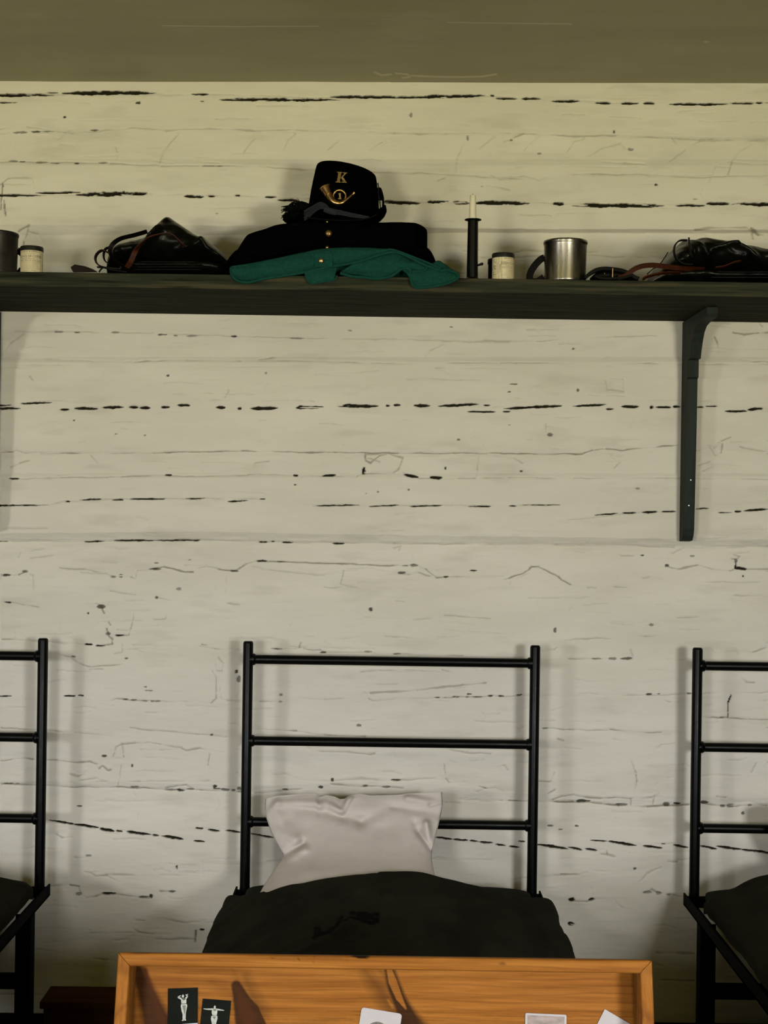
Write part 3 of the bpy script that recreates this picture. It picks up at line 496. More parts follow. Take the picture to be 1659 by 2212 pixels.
for i, x in enumerate(xs):
    r = thing('window_%d' % (i+1), (x, FY-0.1, WZ0), None, None); tag(r, kind='structure')
    f = MB()
    for a, b in (((x-WW/2, WZ0), (x-WW/2+.03, WZ1)), ((x+WW/2-.03, WZ0), (x+WW/2, WZ1)), ((x-WW/2+.03, WZ0), (x+WW/2-.03, WZ0+.03)), ((x-WW/2+.03, WZ1-.03), (x+WW/2-.03, WZ1))):
        f.box((a[0], FY-.12, a[1]), (b[0], FY-.08, b[1]))
    f.build('window_frame', M['room'], r, False); MB().box((x-WW/2+.03, FY-.102, WZ0+.03), (x+WW/2-.03, FY-.098, WZ1-.03)).build('pane', M['glass'], r, False)
struct('baseboard_back', MB().box((-4.6,-0.05,0), (4.6,0.0,0.134)), M['black_board'], 'black painted baseboard along the log wall', bevel=0.004)

# ============================================================ SHELF
SZ = 1.919; SB = 1.887; SF = -0.42
shelf = thing('wall_shelf', (0, -0.2, SB), 'long dark green wooden shelf on the white log wall', 'shelf')
MB().box((-2.2, SF, SB), (2.2, -0.2045, SZ)).build('front_board', M['shelf'], shelf, False, bevel=0.002)
MB().box((-2.2, -0.2015, SB+.001), (2.2, 0.0, SZ)).build('back_board', M['shelf'], shelf, False, bevel=0.002)
def bracket(x0):
    prof = [(0.0,1.886),(-.268,1.886),(-.270,1.874),(-.256,1.856),(-.228,1.846),(-.196,1.835),(-.168,1.818),(-.145,1.795),(-.128,1.770),(-.115,1.742),(-.108,1.715)]
    prof = [(0.0,1.886),(-.268,1.886),(-.269,1.872),(-.262,1.863),(-.222,1.862),(-.185,1.860),(-.155,1.856),(-.130,1.843),(-.112,1.822),(-.100,1.800),(-.094,1.785),
            (-.072,1.784),(-.072,1.741),(-.062,1.738),(-.058,1.60),(-.052,1.46),(-.048,1.37),(-.042,1.352),(-.030,1.340),(0.0,1.337)]
    b = MB().prism([(x0, y, z) for y, z in prof], (0.027, 0, 0)).build('bracket', M['shelf_v'], shelf, False, bevel=0.0015)
    for u, v, y in ((1492,1037,-.052), (1488,1092,-.049), (1507,726,-.112)):
        p = P(u, v, y); MB().ball((x0 + p.x - 0.740, y - .002, p.z), 0.0026, (1,.5,1)).build('nail', M['nail'], b)
bracket(0.740); bracket(-0.992)

# ============================================================ shelf things
def cup(name, c, ang, label, mat='tin'):
    t = thing(name, c, label, 'cup', 'tin cups on the shelf'); h = 0.094; x, y, z = c
    MB().lathe(c, [(0, .0015), (.0445,.0015), (.0455,0), (.0468,.004), (.0462,.008), (.0478,.084), (.0482,.086), (.0495,.089), (.0498,.092), (.0488,.0945), (.0472,.093), (.0462,.084), (.0450,.010), (0,.006)], 64).build('body', M['tin'], t, angle=0)
    t.children[0].data.materials[0] = M[mat]
    d = Vector((math.cos(ang), math.sin(ang), 0)); o_ = Vector(c)
    pts = [o_ + d*r + Vector((0,0,q)) for r, q in ((.0470,.060), (.056,.056), (.068,.044), (.078,.028), (.080,.014), (.072,.006), (.060,.008), (.0475,.016))]
    MB().sweep(smooth_path(pts, 5), rect(.0155, .0022), up=d.cross(Vector((0,0,1)))).build('handle', M['strap'], t)
    return t
def at(u, y): return (P(u, 600, y).x, y, SZ + .0003)
cup('tin_cup', at(1220.5, -.362), math.radians(165), 'shiny tin cup with dark handle, right of the labelled coffee tin')
cup('tin_cup', at(-9, -.362), math.radians(25), 'dark tin cup cut off by the left edge of the photo', 'tin_dark')
def text_mesh(txt, size):
    cu = bpy.data.curves.new('t', 'FONT'); cu.body = txt; cu.size = size; cu.align_x = 'CENTER'; cu.resolution_u = 2
    ob = bpy.data.objects.new('t', cu); C.objects.link(ob); bpy.context.view_layer.update()
    dg = bpy.context.evaluated_depsgraph_get(); me = ob.evaluated_get(dg).to_mesh()
    vs = [tuple(v.co) for v in me.vertices]; fs = [tuple(p.vertices) for p in me.polygons]
    ob.evaluated_get(dg).to_mesh_clear(); bpy.data.objects.remove(ob); bpy.data.curves.remove(cu)
    return vs, fs
def label_tin(c, rot, label, group='small round tins on the shelf'):
    t = thing('coffee_tin', c, label, 'tin', group); R = .0243; x, y, z = c
    MB().lathe(c, [(0,0), (R,0), (R,.0535), (0,.0535)], 48).build('body', M['tin_lid'], t)
    MB().lathe(c, [(R+.0001,.0515), (R+.0013,.0520), (R+.0013,.0605), (R+.0004,.0622), (R-.002,.0622), (R-.003,.0605), (0,.0605)], 48).build('lid', M['tin_lid'], t)
    lb = MB(); lb.lathe(c, [(R+.0001,.0015), (R+.0004,.0018), (R+.0004,.0528), (R+.0001,.053)], 48)
    RR = R + .0006
    def put(vs, fs, m):
        lb.mat(m)
        lb.add([(x + RR*math.sin(a/R + rot), y - RR*math.cos(a/R + rot), z + b) for a, b in vs], fs)
    def txt(s, size, zc, m=1, sx=1.0, xc=0.0, vert=False):
        vs, fs = text_mesh(s, size)
        if vert: put([(xc - b_, zc + a_*sx) for a_, b_, _ in vs], fs, m)
        else: put([(a_*sx + xc, b_ + zc) for a_, b_, _ in vs], fs, m)
    def bar(a0, a1, z0, z1, m=2):
        n = max(2, int(abs(a1-a0)/.002)); vs = []
        for i in range(n+1):
            a = a0 + (a1-a0)*i/n; vs += [(a, z0), (a, z1)]
        put(vs, [(2*i, 2*i+2, 2*i+3, 2*i+1) for i in range(n)], m)
    txt("GEORGE HUMMEL'S", .0056, .0470, 1, .95); txt('CONCENTRATED PREMIUM', .0026, .0432, 2)
    txt('ESSENCE OF COFFEE', .0080, .0352, 1, .80); txt('Manufactured only for the sole', .0031, .0316, 1)
    txt('MANUFACTURING CO. PHILADELPHIA', .0037, .0275, 1, .9); bar(-.026, .026, .0258, .0261, 1)
    for i in range(8):
        r2 = random.Random(i); txt(' '.join(''.join(r2.choice('aeinorstl') for _ in range(r2.randint(2,7))) for _ in range(9)), .0023, .0232 - .0021*i, 2)
    txt('Directions: for coffee take', .0030, .0054, 1); bar(-.026, .026, .0044, .0046, 1); bar(-.026, .026, .0026, .0029, 1)
    bar(-.0285, -.0280, .002, .052, 1); bar(-.0345, -.0341, .002, .052, 1); bar(-.0415,-.0411,.002,.052,2)
    txt('COFFEE', .0048, .027, 1, 1.15, -.0298, True); txt('GEORGE HUMMEL', .0034, .027, 2, 1.0, -.0362, True)
    for i in range(46):
        r2 = random.Random(i+60); a = -.044 - r2.random()*.016; b = .004 + r2.random()*.046; bar(a, a + .001+r2.random()*.003, b, b+.0006+.0012*r2.random(), 2)
    bar(.0280, .0285, .002, .052, 1)
    lb.build('paper_label', [M['label'], M['ink'], M['ink2']], t)
label_tin(at(68, -.375), 0.0, 'small labelled coffee tin beside the dark tin cup at the left end of the shelf')
label_tin(at(1086.5, -.375), 0.95, 'small labelled coffee tin between candlestick and shiny tin cup')
c = at(1077, -.305); t = thing('round_tin', c, 'plain black round tin mostly hidden behind the labelled coffee tin by the candlestick', 'tin', 'small round tins on the shelf')
MB().lathe(c, [(0,0), (.0243,0), (.0243,.0535), (0,.0535)], 48).build('body', M['black_tin'], t)
MB().lathe(c, [(.0244,.0515), (.0256,.052), (.0256,.0605), (.0247,.0622), (.022,.0622), (.021,.0605), (0,.0605)], 48).build('lid', M['black_tin'], t)
# candlestick + candle
c = at(1020, -.36); x, y, z = c
t = thing('candlestick', c, 'tall black tube candlestick holding a white candle', 'candlestick')
MB().lathe(c, [(0,0), (.0215,0), (.0215,.0015), (.019,.003), (.0135,.010), (.0122,.0115), (0,.012)], 40).build('base', M['black_tin'], t)
MB().lathe(c, [(0,.0105), (.0126,.0105), (.0122,.070), (.0117,.1385), (.0105,.1385), (.0104,.120), (0,.120)], 40).build('tube', M['black_tin'], t)
MB().lathe(c, [(.0105,.1386), (.0118,.1380), (.0150,.1398), (.0188,.1402), (.0190,.1414), (.0150,.1412), (.0105,.1402)], 40).build('drip_pan', M['black_tin'], t)
MB().tube([(x+.0118,y,z+.0385), (x+.017,y,z+.0405), (x+.0215,y,z+.042)], [.0022,.0026,.0034]).ball((x+.0215,y,z+.042), .0034).build('slide_knob', M['black_tin'], t)
cc = (x-.001, y, z+.1215); t = thing('candle', cc, 'white candle standing in the black candlestick', 'candle')
MB().lathe(cc, [(0,0), (.0085,0), (.0082,.030), (.0070,.066), (.0068,.0735), (.0060,.0748), (.003,.0742), (0,.0742)], 28).build('wax', M['candle'], t)
MB().tube([(cc[0],y,z+.1945), (cc[0]+.0004,y,z+.1975), (cc[0]-.0004,y,z+.2000)], [.0009,.0008,.0005], 8).build('wick', M['wick'], t)

# ---- folded cloth slab: superellipse section lofted along x between two silhouettes
def slab(name, top, bot, yf, yb, mat, root, n=150, nr=56, pw=2.6, amp=.004, sc=(.05,.02), seed=3, folds=None, creases=0, yr=None):
    yr = yf + .02 if yr is None else yr
    T = [P(u, v, yr) for u, v in top]; B = [P(u, v, yr) for u, v in bot]
    x0 = max(T[0].x, B[0].x) if False else T[0].x; x1 = T[-1].x
    xs = x0 + (x1-x0) * (0.5 - 0.5*np.cos(np.linspace(0, PI, n))) * 1.0
    zt = np.interp(xs, [p.x for p in T], [p.z for p in T]); zb = np.interp(xs, [p.x for p in B], [p.z for p in B])
    k = np.ones(7)/7
    pad = np.concatenate([[zt[0]]*3, zt, [zt[-1]]*3]); zt = np.convolve(pad, k, 'valid')
    zt = np.maximum(zt, zb + .0015)
    a = np.linspace(0, 2*PI, nr, endpoint=False)
    Xg, A = np.meshgrid(xs, a, indexing='ij'); hz = ((zt-zb)/2)[:,None]; zc = ((zt+zb)/2)[:,None]
    end = np.clip(np.minimum(xs-x0, x1-xs)/(.03), 0, 1)[:,None]**.5
    hy = (yb-yf)/2 * (0.35 + .65*end); yc = (yf+yb)/2
    cs = np.cos(A); sn = np.sin(A)
    Yg = yc + hy*np.sign(cs)*np.abs(cs)**(2/pw); Zg = zc + hz*np.sign(sn)*np.abs(sn)**(2/pw)
    n1 = fbm(Xg, Zg + Yg*.5, sc[0], sc[1], seed, 4)
    d = n1 * amp
    if creases: d += creases * (0.8 - np.abs(fbm(Xg + Zg*.8, Zg - Xg*.3, .07, .045, seed+9, 3)) - .55*np.abs(fbm(Xg - Zg*.9, Zg + Xg*.4, .045, .022, seed+19, 2)))
    if folds is not None: d += folds(Xg, Yg, Zg)
    d = d * end
    Yg = Yg + np.where(cs < 0, -1, 1) * d * np.abs(cs)**.3
    Zg = Zg + np.where(sn > 0, d*.25, 0)
    Zg = np.maximum(Zg, SZ + .0008) if seed < 100 else Zg
    return np_mesh(name, Xg, Yg, Zg, mat, root, None, True)
# green garment
gw = thing('folded_trousers', P(745, 600, -.25), 'folded green wool garment under the dark jacket, hanging over the shelf edge', 'clothing')
gtop = [(500,578),(540,572),(600,562),(660,552),(700,545),(800,545),(860,550),(905,562),(950,580),(985,596)]
gbot = [(500,604),(700,604),(985,606)]
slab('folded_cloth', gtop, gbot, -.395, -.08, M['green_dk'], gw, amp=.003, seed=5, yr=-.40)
def sheet(name, top, bot, y0, mat, root, bulge=.008, n=90, m=22, seed=1, amp=.0022, solid=.004):
    """cloth panel between two silhouettes, curling forward in the middle"""
    T = smooth_path([P(u, v, y0) for u, v in top], 8); B = smooth_path([P(u, v, y0) for u, v in bot], 8)
    def res(pth):
        a = np.array([list(p) for p in pth]); d = np.concatenate([[0], np.cumsum(np.linalg.norm(np.diff(a, axis=0), axis=1))])
        q = np.linspace(0, d[-1], n); return np.stack([np.interp(q, d, a[:,k]) for k in range(3)], 1)
    A, B_ = res(T), res(B); t = np.linspace(0, 1, m)[:,None,None]
    G = A[None]*(1-t) + B_[None]*t; X, Y, Z = G[...,0], G[...,1], G[...,2]
    tt = t[...,0]; Y = Y - bulge*np.sin(PI*np.clip(tt,0,1))**.8 + fbm(X, Z, .045, .02, seed, 3)*amp*2
    o = np_mesh(name, X, Y, Z, mat, root); md = o.modifiers.new('s', 'SOLIDIFY'); md.thickness = solid; md.offset = 0
    return o
hemA = [(499,578),(500,592),(510,604),(528,610),(548,608),(570,602),(603,597),(640,591),(672,585),(709,577),(745,571),(775,565),(800,557),(825,549),(845,545),(858,545),(875,551),(891,559),(917,572),(938,580),(954,586)]
sheet('front_panel', [(499,576),(540,570),(600,558),(655,546),(700,538),(760,536),(820,538),(860,544),(954,580)], [(503,598),(530,606),(569,600),(603,595),(672,583),(709,575),(775,563),(825,548),(860,545),(954,584)], -.424, M['green'], gw, .010, seed=3)
def hem(pts, y, r=.0032): return MB().tube(smooth_path(PL(pts, y), 5), r, 8).build('hem', M['green'], gw)
hem(hemA, -.431)
hem([(499,580),(505,577),(525,574),(560,578)], -.431, .002)
sheet('side_fold', [(775,566),(825,552),(860,548),(891,562),(930,570),(952,566),(992,594)], [(735,590),(775,594),(811,600),(841,596),(868,584),(905,600),(975,600)], -.418, M['green'], gw, .012, seed=7, amp=.004)
sheet('hanging_fold', [(657,588),(690,582),(728,578)], [(662,604),(674,611),(690,609),(722,605)], -.428, M['green'], gw, .004, n=40, m=14, seed=8)
hem([(735,590),(760,597),(785,599),(811,602),(841,598),(855,590),(868,581),(880,580),(888,586)], -.430)
sheet('hanging_fold', [(868,582),(885,583),(930,584),(975,590),(992,596)], [(888,598),(890,612),(904,621),(950,616),(985,604)], -.428, M['green'], gw, .005, n=50, m=16, seed=9)
hem([(886,584),(887,598),(890,612),(900,621),(925,620),(955,615),(977,608),(990,599),(985,590),(965,583),(950,586)], -.434)
hem([(659,596),(665,606),(674,612),(695,609),(722,605),(728,595)], -.432, .0018)
hem([(750,588),(770,584),(790,588)], -.432, .0018); hem([(905,590),(917,584),(922,576),(912,570)], -.433, .002)
p = P(694, 564, -.434); b0 = P(675, 545, -.4355); b1 = P(720, 582, -.4355)
MB().box((P(679,564,-.435).x, -.4385, p.z-.0135), (P(719,564,-.435).x, -.4345, p.z+.0175)).build('button_tab', M['green'], gw, bevel=.002)
MB().lathe((0,0,0), [(0,.0045),(.003,.0042),(.0052,.0028),(.0058,0)], 24).build('button', M['brass']).parent = gw
bt = C.objects[-1]; bt.location = (p.x - gw.location.x, -.4385 - gw.location.y, p.z - gw.location.z); bt.rotation_euler = (PI/2, 0, 0)
MB().box((P(702,561,-.439).x, -.4395, p.z+.0005), (P(712,561,-.439).x, -.4383, p.z+.0025)).build('buttonhole', M['green_dk'], gw)
# dark jacket
jk = thing('folded_jacket', P(710, 560, -.25), 'folded black-blue wool uniform jacket with brass buttons lying on the green garment', 'clothing')
slab('jacket_body', [(478,566),(490,546),(505,538),(521,526),(523,510),(528,500),(545,492),(572,485),(600,474),(660,470),(760,472),(830,472),(880,470),(915,473),(925,476),(926,482)],
     [(478,586),(520,578),(600,560),(660,549),(700,541),(790,541),(850,546),(900,552),(926,555)], -.385, -.06, M['navy'], jk, pw=3.6, amp=.004, seed=13, yr=-.37)
slab('sleeve', [(482,560),(520,545),(600,535),(700,538),(800,538),(880,530),(925,524),(935,535),(946,556),(948,562)],
     [(482,590),(520,580),(600,562),(660,549),(700,543),(790,543),(850,548),(900,561),(948,574)], -.392, -.10, M['navy'], jk, pw=2.4, amp=.005, seed=14, yr=-.38)
slab('collar_fold', [(600,474),(640,468),(700,470),(760,474),(820,474)], [(600,498),(700,500),(820,500)], -.380, -.12, M['navy'], jk, pw=2.2, amp=.004, seed=15, yr=-.38)
for (u, v, r) in ((710,504.5,.0078), (707,536,.0052), (707,480,.0030)):
    p = P(u, v, -.39)
    MB().lathe((0,0,0), [(0,.0050),(.4*r,.0048),(.8*r,.0030),(r,.0012),(r,0)], 28).build('button', M['brass']).parent = jk
    b = C.objects[-1]; b.location = (p.x - jk.location.x, -.3905 - jk.location.y - (.002 if v > 520 else 0), p.z - jk.location.z); b.rotation_euler = (PI/2, 0, 0)
    if r > .007:
        MB().prism([(p.x-.002, -.396, p.z-.003), (p.x+.002, -.396, p.z-.003), (p.x+.003, -.396, p.z+.002), (p.x, -.396, p.z+.001), (p.x-.003, -.396, p.z+.002)], (0,.002,0)).build('crest', M['brass'], jk)
# hat
HY = -.235
hat = thing('dress_hat', P(742, 474, HY), 'tall black felt military dress hat with brass horn badge, on the folded jacket', 'hat')
hb = P(741, 474, HY); ht = P(748.5, 367, HY); rb, rt = .0845, .0700
prof = [(0.0, 1.0), (.15, .985), (.5, .94), (.80, .885), (.93, .850), (.975, .832), (.992, .81)]
mb = MB(); seg = 64; vs = []
tilt = math.radians(-10.5)
rings = [(0, rb*1.0), (.12, rb*.992), (.3, rb*.965), (.5, rb*.94), (.7, rb*.90), (.86, rb*.865), (.94, rb*.845), (.975, rb*.825), (.992, rb*.795), (1.0, rb*.74), (.995, rb*.5), (.985, rb*.01)]
for k, r in rings:
    c0 = hb.lerp(ht, k); tl = tilt * k
    for j in range(seg):
        a = 2*PI*j/seg; vx = r*math.cos(a); vy = r*1.12*math.sin(a)
        vs.append((c0.x + vx*math.cos(tl), c0.y + vy, c0.z + vx*math.sin(tl)))
n = len(rings)
mb.add(vs, [(i*seg+j, i*seg+(j+1)%seg, (i+1)*seg+(j+1)%seg, (i+1)*seg+j) for i in range(n-1) for j in range(seg)])
mb.build('crown', M['felt'], hat, angle=0)
# brim: wide ellipse, looped up on the right side
NB = 96; r0, r1 = [], []
vs = []
for j in range(NB):
    a = 2*PI*j/NB; ca, sa = math.cos(a), math.sin(a)
    up = max(0, ca)**6
    for k in (0, .33, .66, 1):
        ww = .070*k*(.22 if ca > .55 else 1 if ca > -.2 else .8)
        rx = rb + ww*(1-up) + up*(.004 + .012*math.sin(k*PI*.7)); ry = rb*1.12 + ww*(.35 if sa < 0 else .6)
        z_ = hb.z + .002 + up*k*.028 - (1-up)*k*.004 + (.004*k if sa < 0 else 0)
        vs.append((hb.x + rx*ca, hb.y + ry*sa, z_))
mb = MB().add(vs, [(4*j+k, 4*((j+1)%NB)+k, 4*((j+1)%NB)+k+1, 4*j+k+1) for j in range(NB) for k in range(3)])
mb.build('brim', M['felt'], hat, angle=0, solid=.003)
FYH = HY - rb*1.12
def fy(z_, x_):                                   # front surface of the crown at x_, z_
    k = min(1, max(0, (z_-hb.z)/(ht.z-hb.z))); r = np.interp(k, [q[0] for q in rings[:7]], [q[1] for q in rings[:7]])
    cxk = hb.x + (ht.x-hb.x)*k; q = min(.98, abs(x_-cxk)/r)
    return HY - r*1.12*math.sqrt(1-q*q)
def onhat(u, v, off=.002):
    p = P(u, v, FYH)
    for _ in range(3): p = P(u, v, fy(p.z, p.x) - off)
    return p
def plate(polys, name, mat, th=.0025, off=.0006):
    mb = MB()
    for poly in polys: mb.prism([onhat(u, v, off) for u, v in poly], (0, -th, 0))
    return mb.build(name, mat, hat, False)
def zk(pts): return [(640 + a/7.54, 340 + b/7.54) for a, b in pts]
plate([zk([(685,255),(735,258),(708,405),(662,400)]), zk([(664,236),(752,242),(748,258),(666,252)]), zk([(642,395),(726,402),(724,416),(640,410)]),
       zk([(722,335),(795,258),(815,262),(735,352)]), zk([(762,246),(832,252),(826,268),(764,262)]), zk([(728,335),(755,312),(812,400),(768,404)]), zk([(738,398),(818,404),(824,418),(736,412)])], 'company_letter', M['brass_dull'])
plate([zk([(693,588),(722,584),(730,672),(702,674)]), zk([(684,600),(694,586),(712,590),(704,604)]), zk([(682,668),(736,674),(734,686),(680,682)])], 'company_number', M['brass_dull'])
mb = MB()
ring = [(733.5 + 13.4*math.cos(2*PI*k/36), 423.5 + 12.8*math.sin(2*PI*k/36)) for k in range(37)]
mb.tube([onhat(u, v, .003) for u, v in ring], .0025, 10)
hp = zk([(480,500),(512,570),(545,640),(590,708),(650,742),(700,748),(755,735),(810,695),(870,645),(915,605),(940,582)])
rads = [.0118,.0094,.0080,.0070,.0060,.0053,.0046,.0037,.0029,.0025,.0046]
path = smooth_path([onhat(u, v, .004) for u, v in hp], 5); rl = list(np.interp(np.linspace(0,1,len(path)), np.linspace(0,1,len(rads)), rads))
mb.tube(path, rl, 18)
b0 = onhat(*zk([(474,488)])[0], .004); d_ = (path[0]-path[4]).normalized()
mb.sweep([path[0], path[0]+d_*.002, path[0]+d_*.004, path[0]+d_*.0035], [(math.cos(2*PI*j/20), .55*math.sin(2*PI*j/20)) for j in range(20)], up=Vector((0,1,0)), scale=[.0118,.0134,.0138,.0105])
for k in (8, 22): mb.tube([path[k], path[k]+(path[k+1]-path[k])*.4], rl[k]*1.18, 16)
mb.build('horn_badge', M['brass'], hat)
# hat cord tassels
def tassel(pts, w0, w1, n, seed):
    mb = MB(); r = random.Random(seed)
    for i in range(n):
        o1 = r.uniform(-1, 1); yy = r.uniform(-.006, .003); q = []
        for k, (u, v) in enumerate(pts):
            t_ = k/(len(pts)-1); ww = w0*(1-t_) + w1*t_
            q.append(P(u + r.uniform(-1,1)*t_*2, v + o1*ww + r.uniform(-.6,.6), FYH - .016 + yy))
        mb.tube(smooth_path(q, 4), .00075, 5)
    return mb.build('tassel', M['cord'], hat)
tassel([(713,457),(704,447),(692,444),(680,450),(668,459),(658,466)], 5.0, 10.5, 44, 1)
tassel([(722,458),(735,459),(752,463),(772,467),(796,470)], 5.5, 2.5, 42, 2)
MB().tube(PL([(700,452),(712,455),(727,460)], FYH-.018), [.006,.0075,.006], 12).build('cord_knot', M['cord'], hat)
MB().tube(smooth_path(PL([(664,470),(700,474),(740,476),(780,474),(800,470),(815,462)], FYH-.03), 5), .0014, 8).build('brim_edging', M['strap'], hat)
# plume feathers on the left
mb = MB(); r = random.Random(4)
for i in range(90):
    y_ = HY - r.uniform(.02,.08); t0 = r.uniform(0,1)
    a = (668 - 4*t0, 440 + 26*t0); e = (r.uniform(606, 640), r.uniform(446, 476)); m_ = ((a[0]+e[0])/2 + r.uniform(-6,6), min(a[1],e[1]) - r.uniform(0,8) + 2)
    mb.tube(smooth_path(PL([a, m_, e], y_), 4), [.0016]*4 + [.0013]*2 + [.0010]*2 + [.0004], 5)
mb.tube(PL([(660,452),(652,442),(642,428)], HY-.05), [.0018,.0012,.0005], 5)
mb.build('plume', M['plume'], hat)
MB().tube(smooth_path(PL([(816,395),(818,408),(817,420),(821,440),(822,470)], HY), 5), .0016, 6).build('side_cord', M['cord'], hat)
MB().sweep(smooth_path([P(818,419,HY+.01), P(824,421,HY), P(828,434,HY-.005), P(827,448,HY-.01), P(824,466,HY), P(818,474,HY)], 5), rect(.030, .004), up=Vector((1,0,.1))).build('looped_brim_side', M['felt'], hat)

# ---- haversacks
def strap(name, pts, y, wd, th, mat, root, up=(0,1,0), yv=None):
    q = [P(u, v, y if yv is None else yv[i]) for i, (u, v) in enumerate(pts)]
    return MB().sweep(smooth_path(q, 6), rect(th, wd) if up == (0,1,0) else rect(wd, th), up=Vector(up)).build(name, mat, root)
hs = thing('haversack', P(350, 590, -.25), 'peaked black tarred haversack with a russet leather strap, left of the folded uniform', 'bag', 'black haversacks on the shelf')
def ridg(px):
    segs = []
    for a, b, c_, d, wd, hh in px:
        p, q = P(a, b, -.34), P(c_, d, -.34); segs.append((p.x, p.z, q.x, q.z, wd, hh))
    def f(X, Y, Z):
        o = 0
        for x0, z0, x1, z1, wd, hh in segs:
            L2 = (x1-x0)**2 + (z1-z0)**2; t_ = np.clip(((X-x0)*(x1-x0)+(Z-z0)*(z1-z0))/L2, 0, 1)
            o = o + hh*np.exp(-((X-x0-t_*(x1-x0))**2 + (Z-z0-t_*(z1-z0))**2)/wd**2)
        return o
    return f
slab('bag_flap', [(222,575),(228,540),(245,524),(280,512),(316,500),(330,486),(346,468),(352,463),(360,462),(368,468),(380,476),(400,491),(430,507),(455,521),(480,540),(497,562),(503,580)],
     [(222,586),(260,572),(300,566),(400,564),(455,562),(503,588)], -.37, -.10, M['tar'], hs, n=200, nr=80, pw=2.0, amp=.006, sc=(.06,.03), creases=.007, seed=21, yr=-.34,
     folds=ridg([(356,468,330,520,.010,.012),(365,475,440,525,.009,.014),(350,500,300,545,.008,.010),(380,545,430,535,.006,.010),(300,560,400,552,.006,.010),(440,525,460,560,.008,.012)]))
for i, (v0, a, b) in enumerate(((585,265,462),(579.5,268,458),(573.5,262,462),(567.5,272,452))):
    slab('bag_fold', [(a,v0-1),(a+8,v0-5),(330,v0-4.6-i*.3),(400,v0-5),(b-6,v0-5),(b,v0-1)], [(a,v0+2),(b,v0+2)], -.385+.002*i, -.12, M['tar'], hs, n=80, nr=40, pw=2.6, amp=.0015, seed=30+i, yr=-.375)
slab('bag_body', [(240,582),(262,562),(300,556),(440,556),(475,562),(500,586)], [(240,590),(500,592)], -.370, -.08, M['tar'], hs, pw=2.4, amp=.004, creases=.006, seed=24, yr=-.36)
strap('leather_strap', [(274,578),(284,562),(292,544),(304,527),(320,514),(340,507),(358,504),(370,506),(380,513),(390,524),(400,532)], -.40, .0115, .0022, M['leather'], hs, up=(.45,0,1), yv=[-.400,-.405,-.41,-.412,-.412,-.412,-.410,-.408,-.404,-.398,-.390])
strap('shoulder_strap', [(318,500),(290,508),(262,515),(246,525),(238,538),(240,552),(252,566),(270,576)], -.395, .010, .0028, M['strap'], hs, up=(.3,.5,.8))
strap('shoulder_strap', [(238,548),(222,541),(211,547),(206,558),(210,570),(222,577),(240,580),(262,582)], -.39, .016, .0028, M['leather_dk'], hs)
strap('shoulder_strap', [(238,534),(228,538),(224,550),(226,562),(236,572)], -.375, .014, .0026, M['strap'], hs)
strap('strap_end', [(210,577),(224,578),(245,584),(275,588)], -.40, .010, .0026, M['strap'], hs)
strap('strap_end', [(222,578),(217,583),(214,588)], -.405, .006, .002, M['strap'], hs)
MB().prism([P(u, v, -.40) for u, v in ((152,577),(161,571),(184,575),(200,581),(212,588),(158,588))], (0,.003,0)).build('strap_tip', M['leather_dk'], hs, False, bevel=.001)
hs2 = thing('haversack', P(1600, 604, -.25), 'rumpled black tarred haversack at the right end of the shelf', 'bag', 'black haversacks on the shelf')
slab('bag_flap', [(1424,592),(1432,568),(1444,552),(1458,540),(1470,524),(1484,514),(1500,509),(1540,507.5),(1580,512),(1610,518),(1640,524),(1670,531),(1720,548),(1780,580)],
     [(1424,604),(1450,596),(1520,586),(1600,586),(1700,590),(1780,606)], -.37, -.09, M['tar'], hs2, n=230, nr=84, pw=2.1, amp=.006, sc=(.06,.03), creases=.009, seed=41, yr=-.34,
     folds=ridg([(1490,515,1520,555,.006,.012),(1520,512,1580,535,.008,.012),(1530,545,1585,532,.005,.010),(1590,535,1650,580,.007,.014),(1520,560,1545,575,.006,.012),(1600,560,1600,590,.008,.010),(1484,518,1492,555,.004,.010)]))
for i, (v0, a, b) in enumerate(((601,1505,1690),(595,1512,1700),(589,1520,1690))):
    slab('bag_fold', [(a,v0-1),(a+8,v0-5),(1600,v0-4.6),(b-6,v0-5),(b,v0-1)], [(a,v0+2.5),(b,v0+4)], -.385+.002*i, -.12, M['tar'], hs2, n=80, nr=40, pw=2.6, amp=.0015, seed=50+i, yr=-.375)
slab('bag_body', [(1412,602),(1440,582),(1480,574),(1600,578),(1700,580),(1790,606)], [(1412,606),(1600,608),(1790,612)], -.368, -.08, M['tar'], hs2, pw=2.4, amp=.004, creases=.006, seed=44, yr=-.36)
strap('shoulder_strap', [(1484,519),(1468,520),(1458,530),(1456,545),(1462,560),(1476,570),(1496,572)], -.385, .012, .003, M['strap'], hs2)
strap('shoulder_strap', [(1488,513),(1489,530),(1492,545),(1495,556)], -.388, .004, .003, M['strap'], hs2)
strap('leather_strap', [(1335,600),(1352,595),(1366,584),(1380,577),(1396,573.5),(1415,573),(1440,576),(1480,580),(1520,582)], -.40, .011, .0026, M['leather'], hs2, up=(.2,.85,.5), yv=[-.40]*7+[-.385,-.34])
strap('leather_strap', [(1388,603),(1400,597),(1425,591),(1450,589),(1470,590)], -.405, .0125, .0026, M['leather'], hs2, up=(.0,.25,1), yv=[-.405,-.405,-.402,-.395,-.38])
strap('leather_strap', [(1545,578),(1565,575),(1585,567),(1600,564)], -.398, .008, .0022, M['leather'], hs2, up=(0,.2,1))
strap('shoulder_strap', [(1398,592),(1412,580),(1424,574)], -.38, .008, .0022, M['strap'], hs2)
strap('strap_end', [(1424,573),(1436,556),(1443,545)], -.37, .005, .002, M['strap'], hs2)
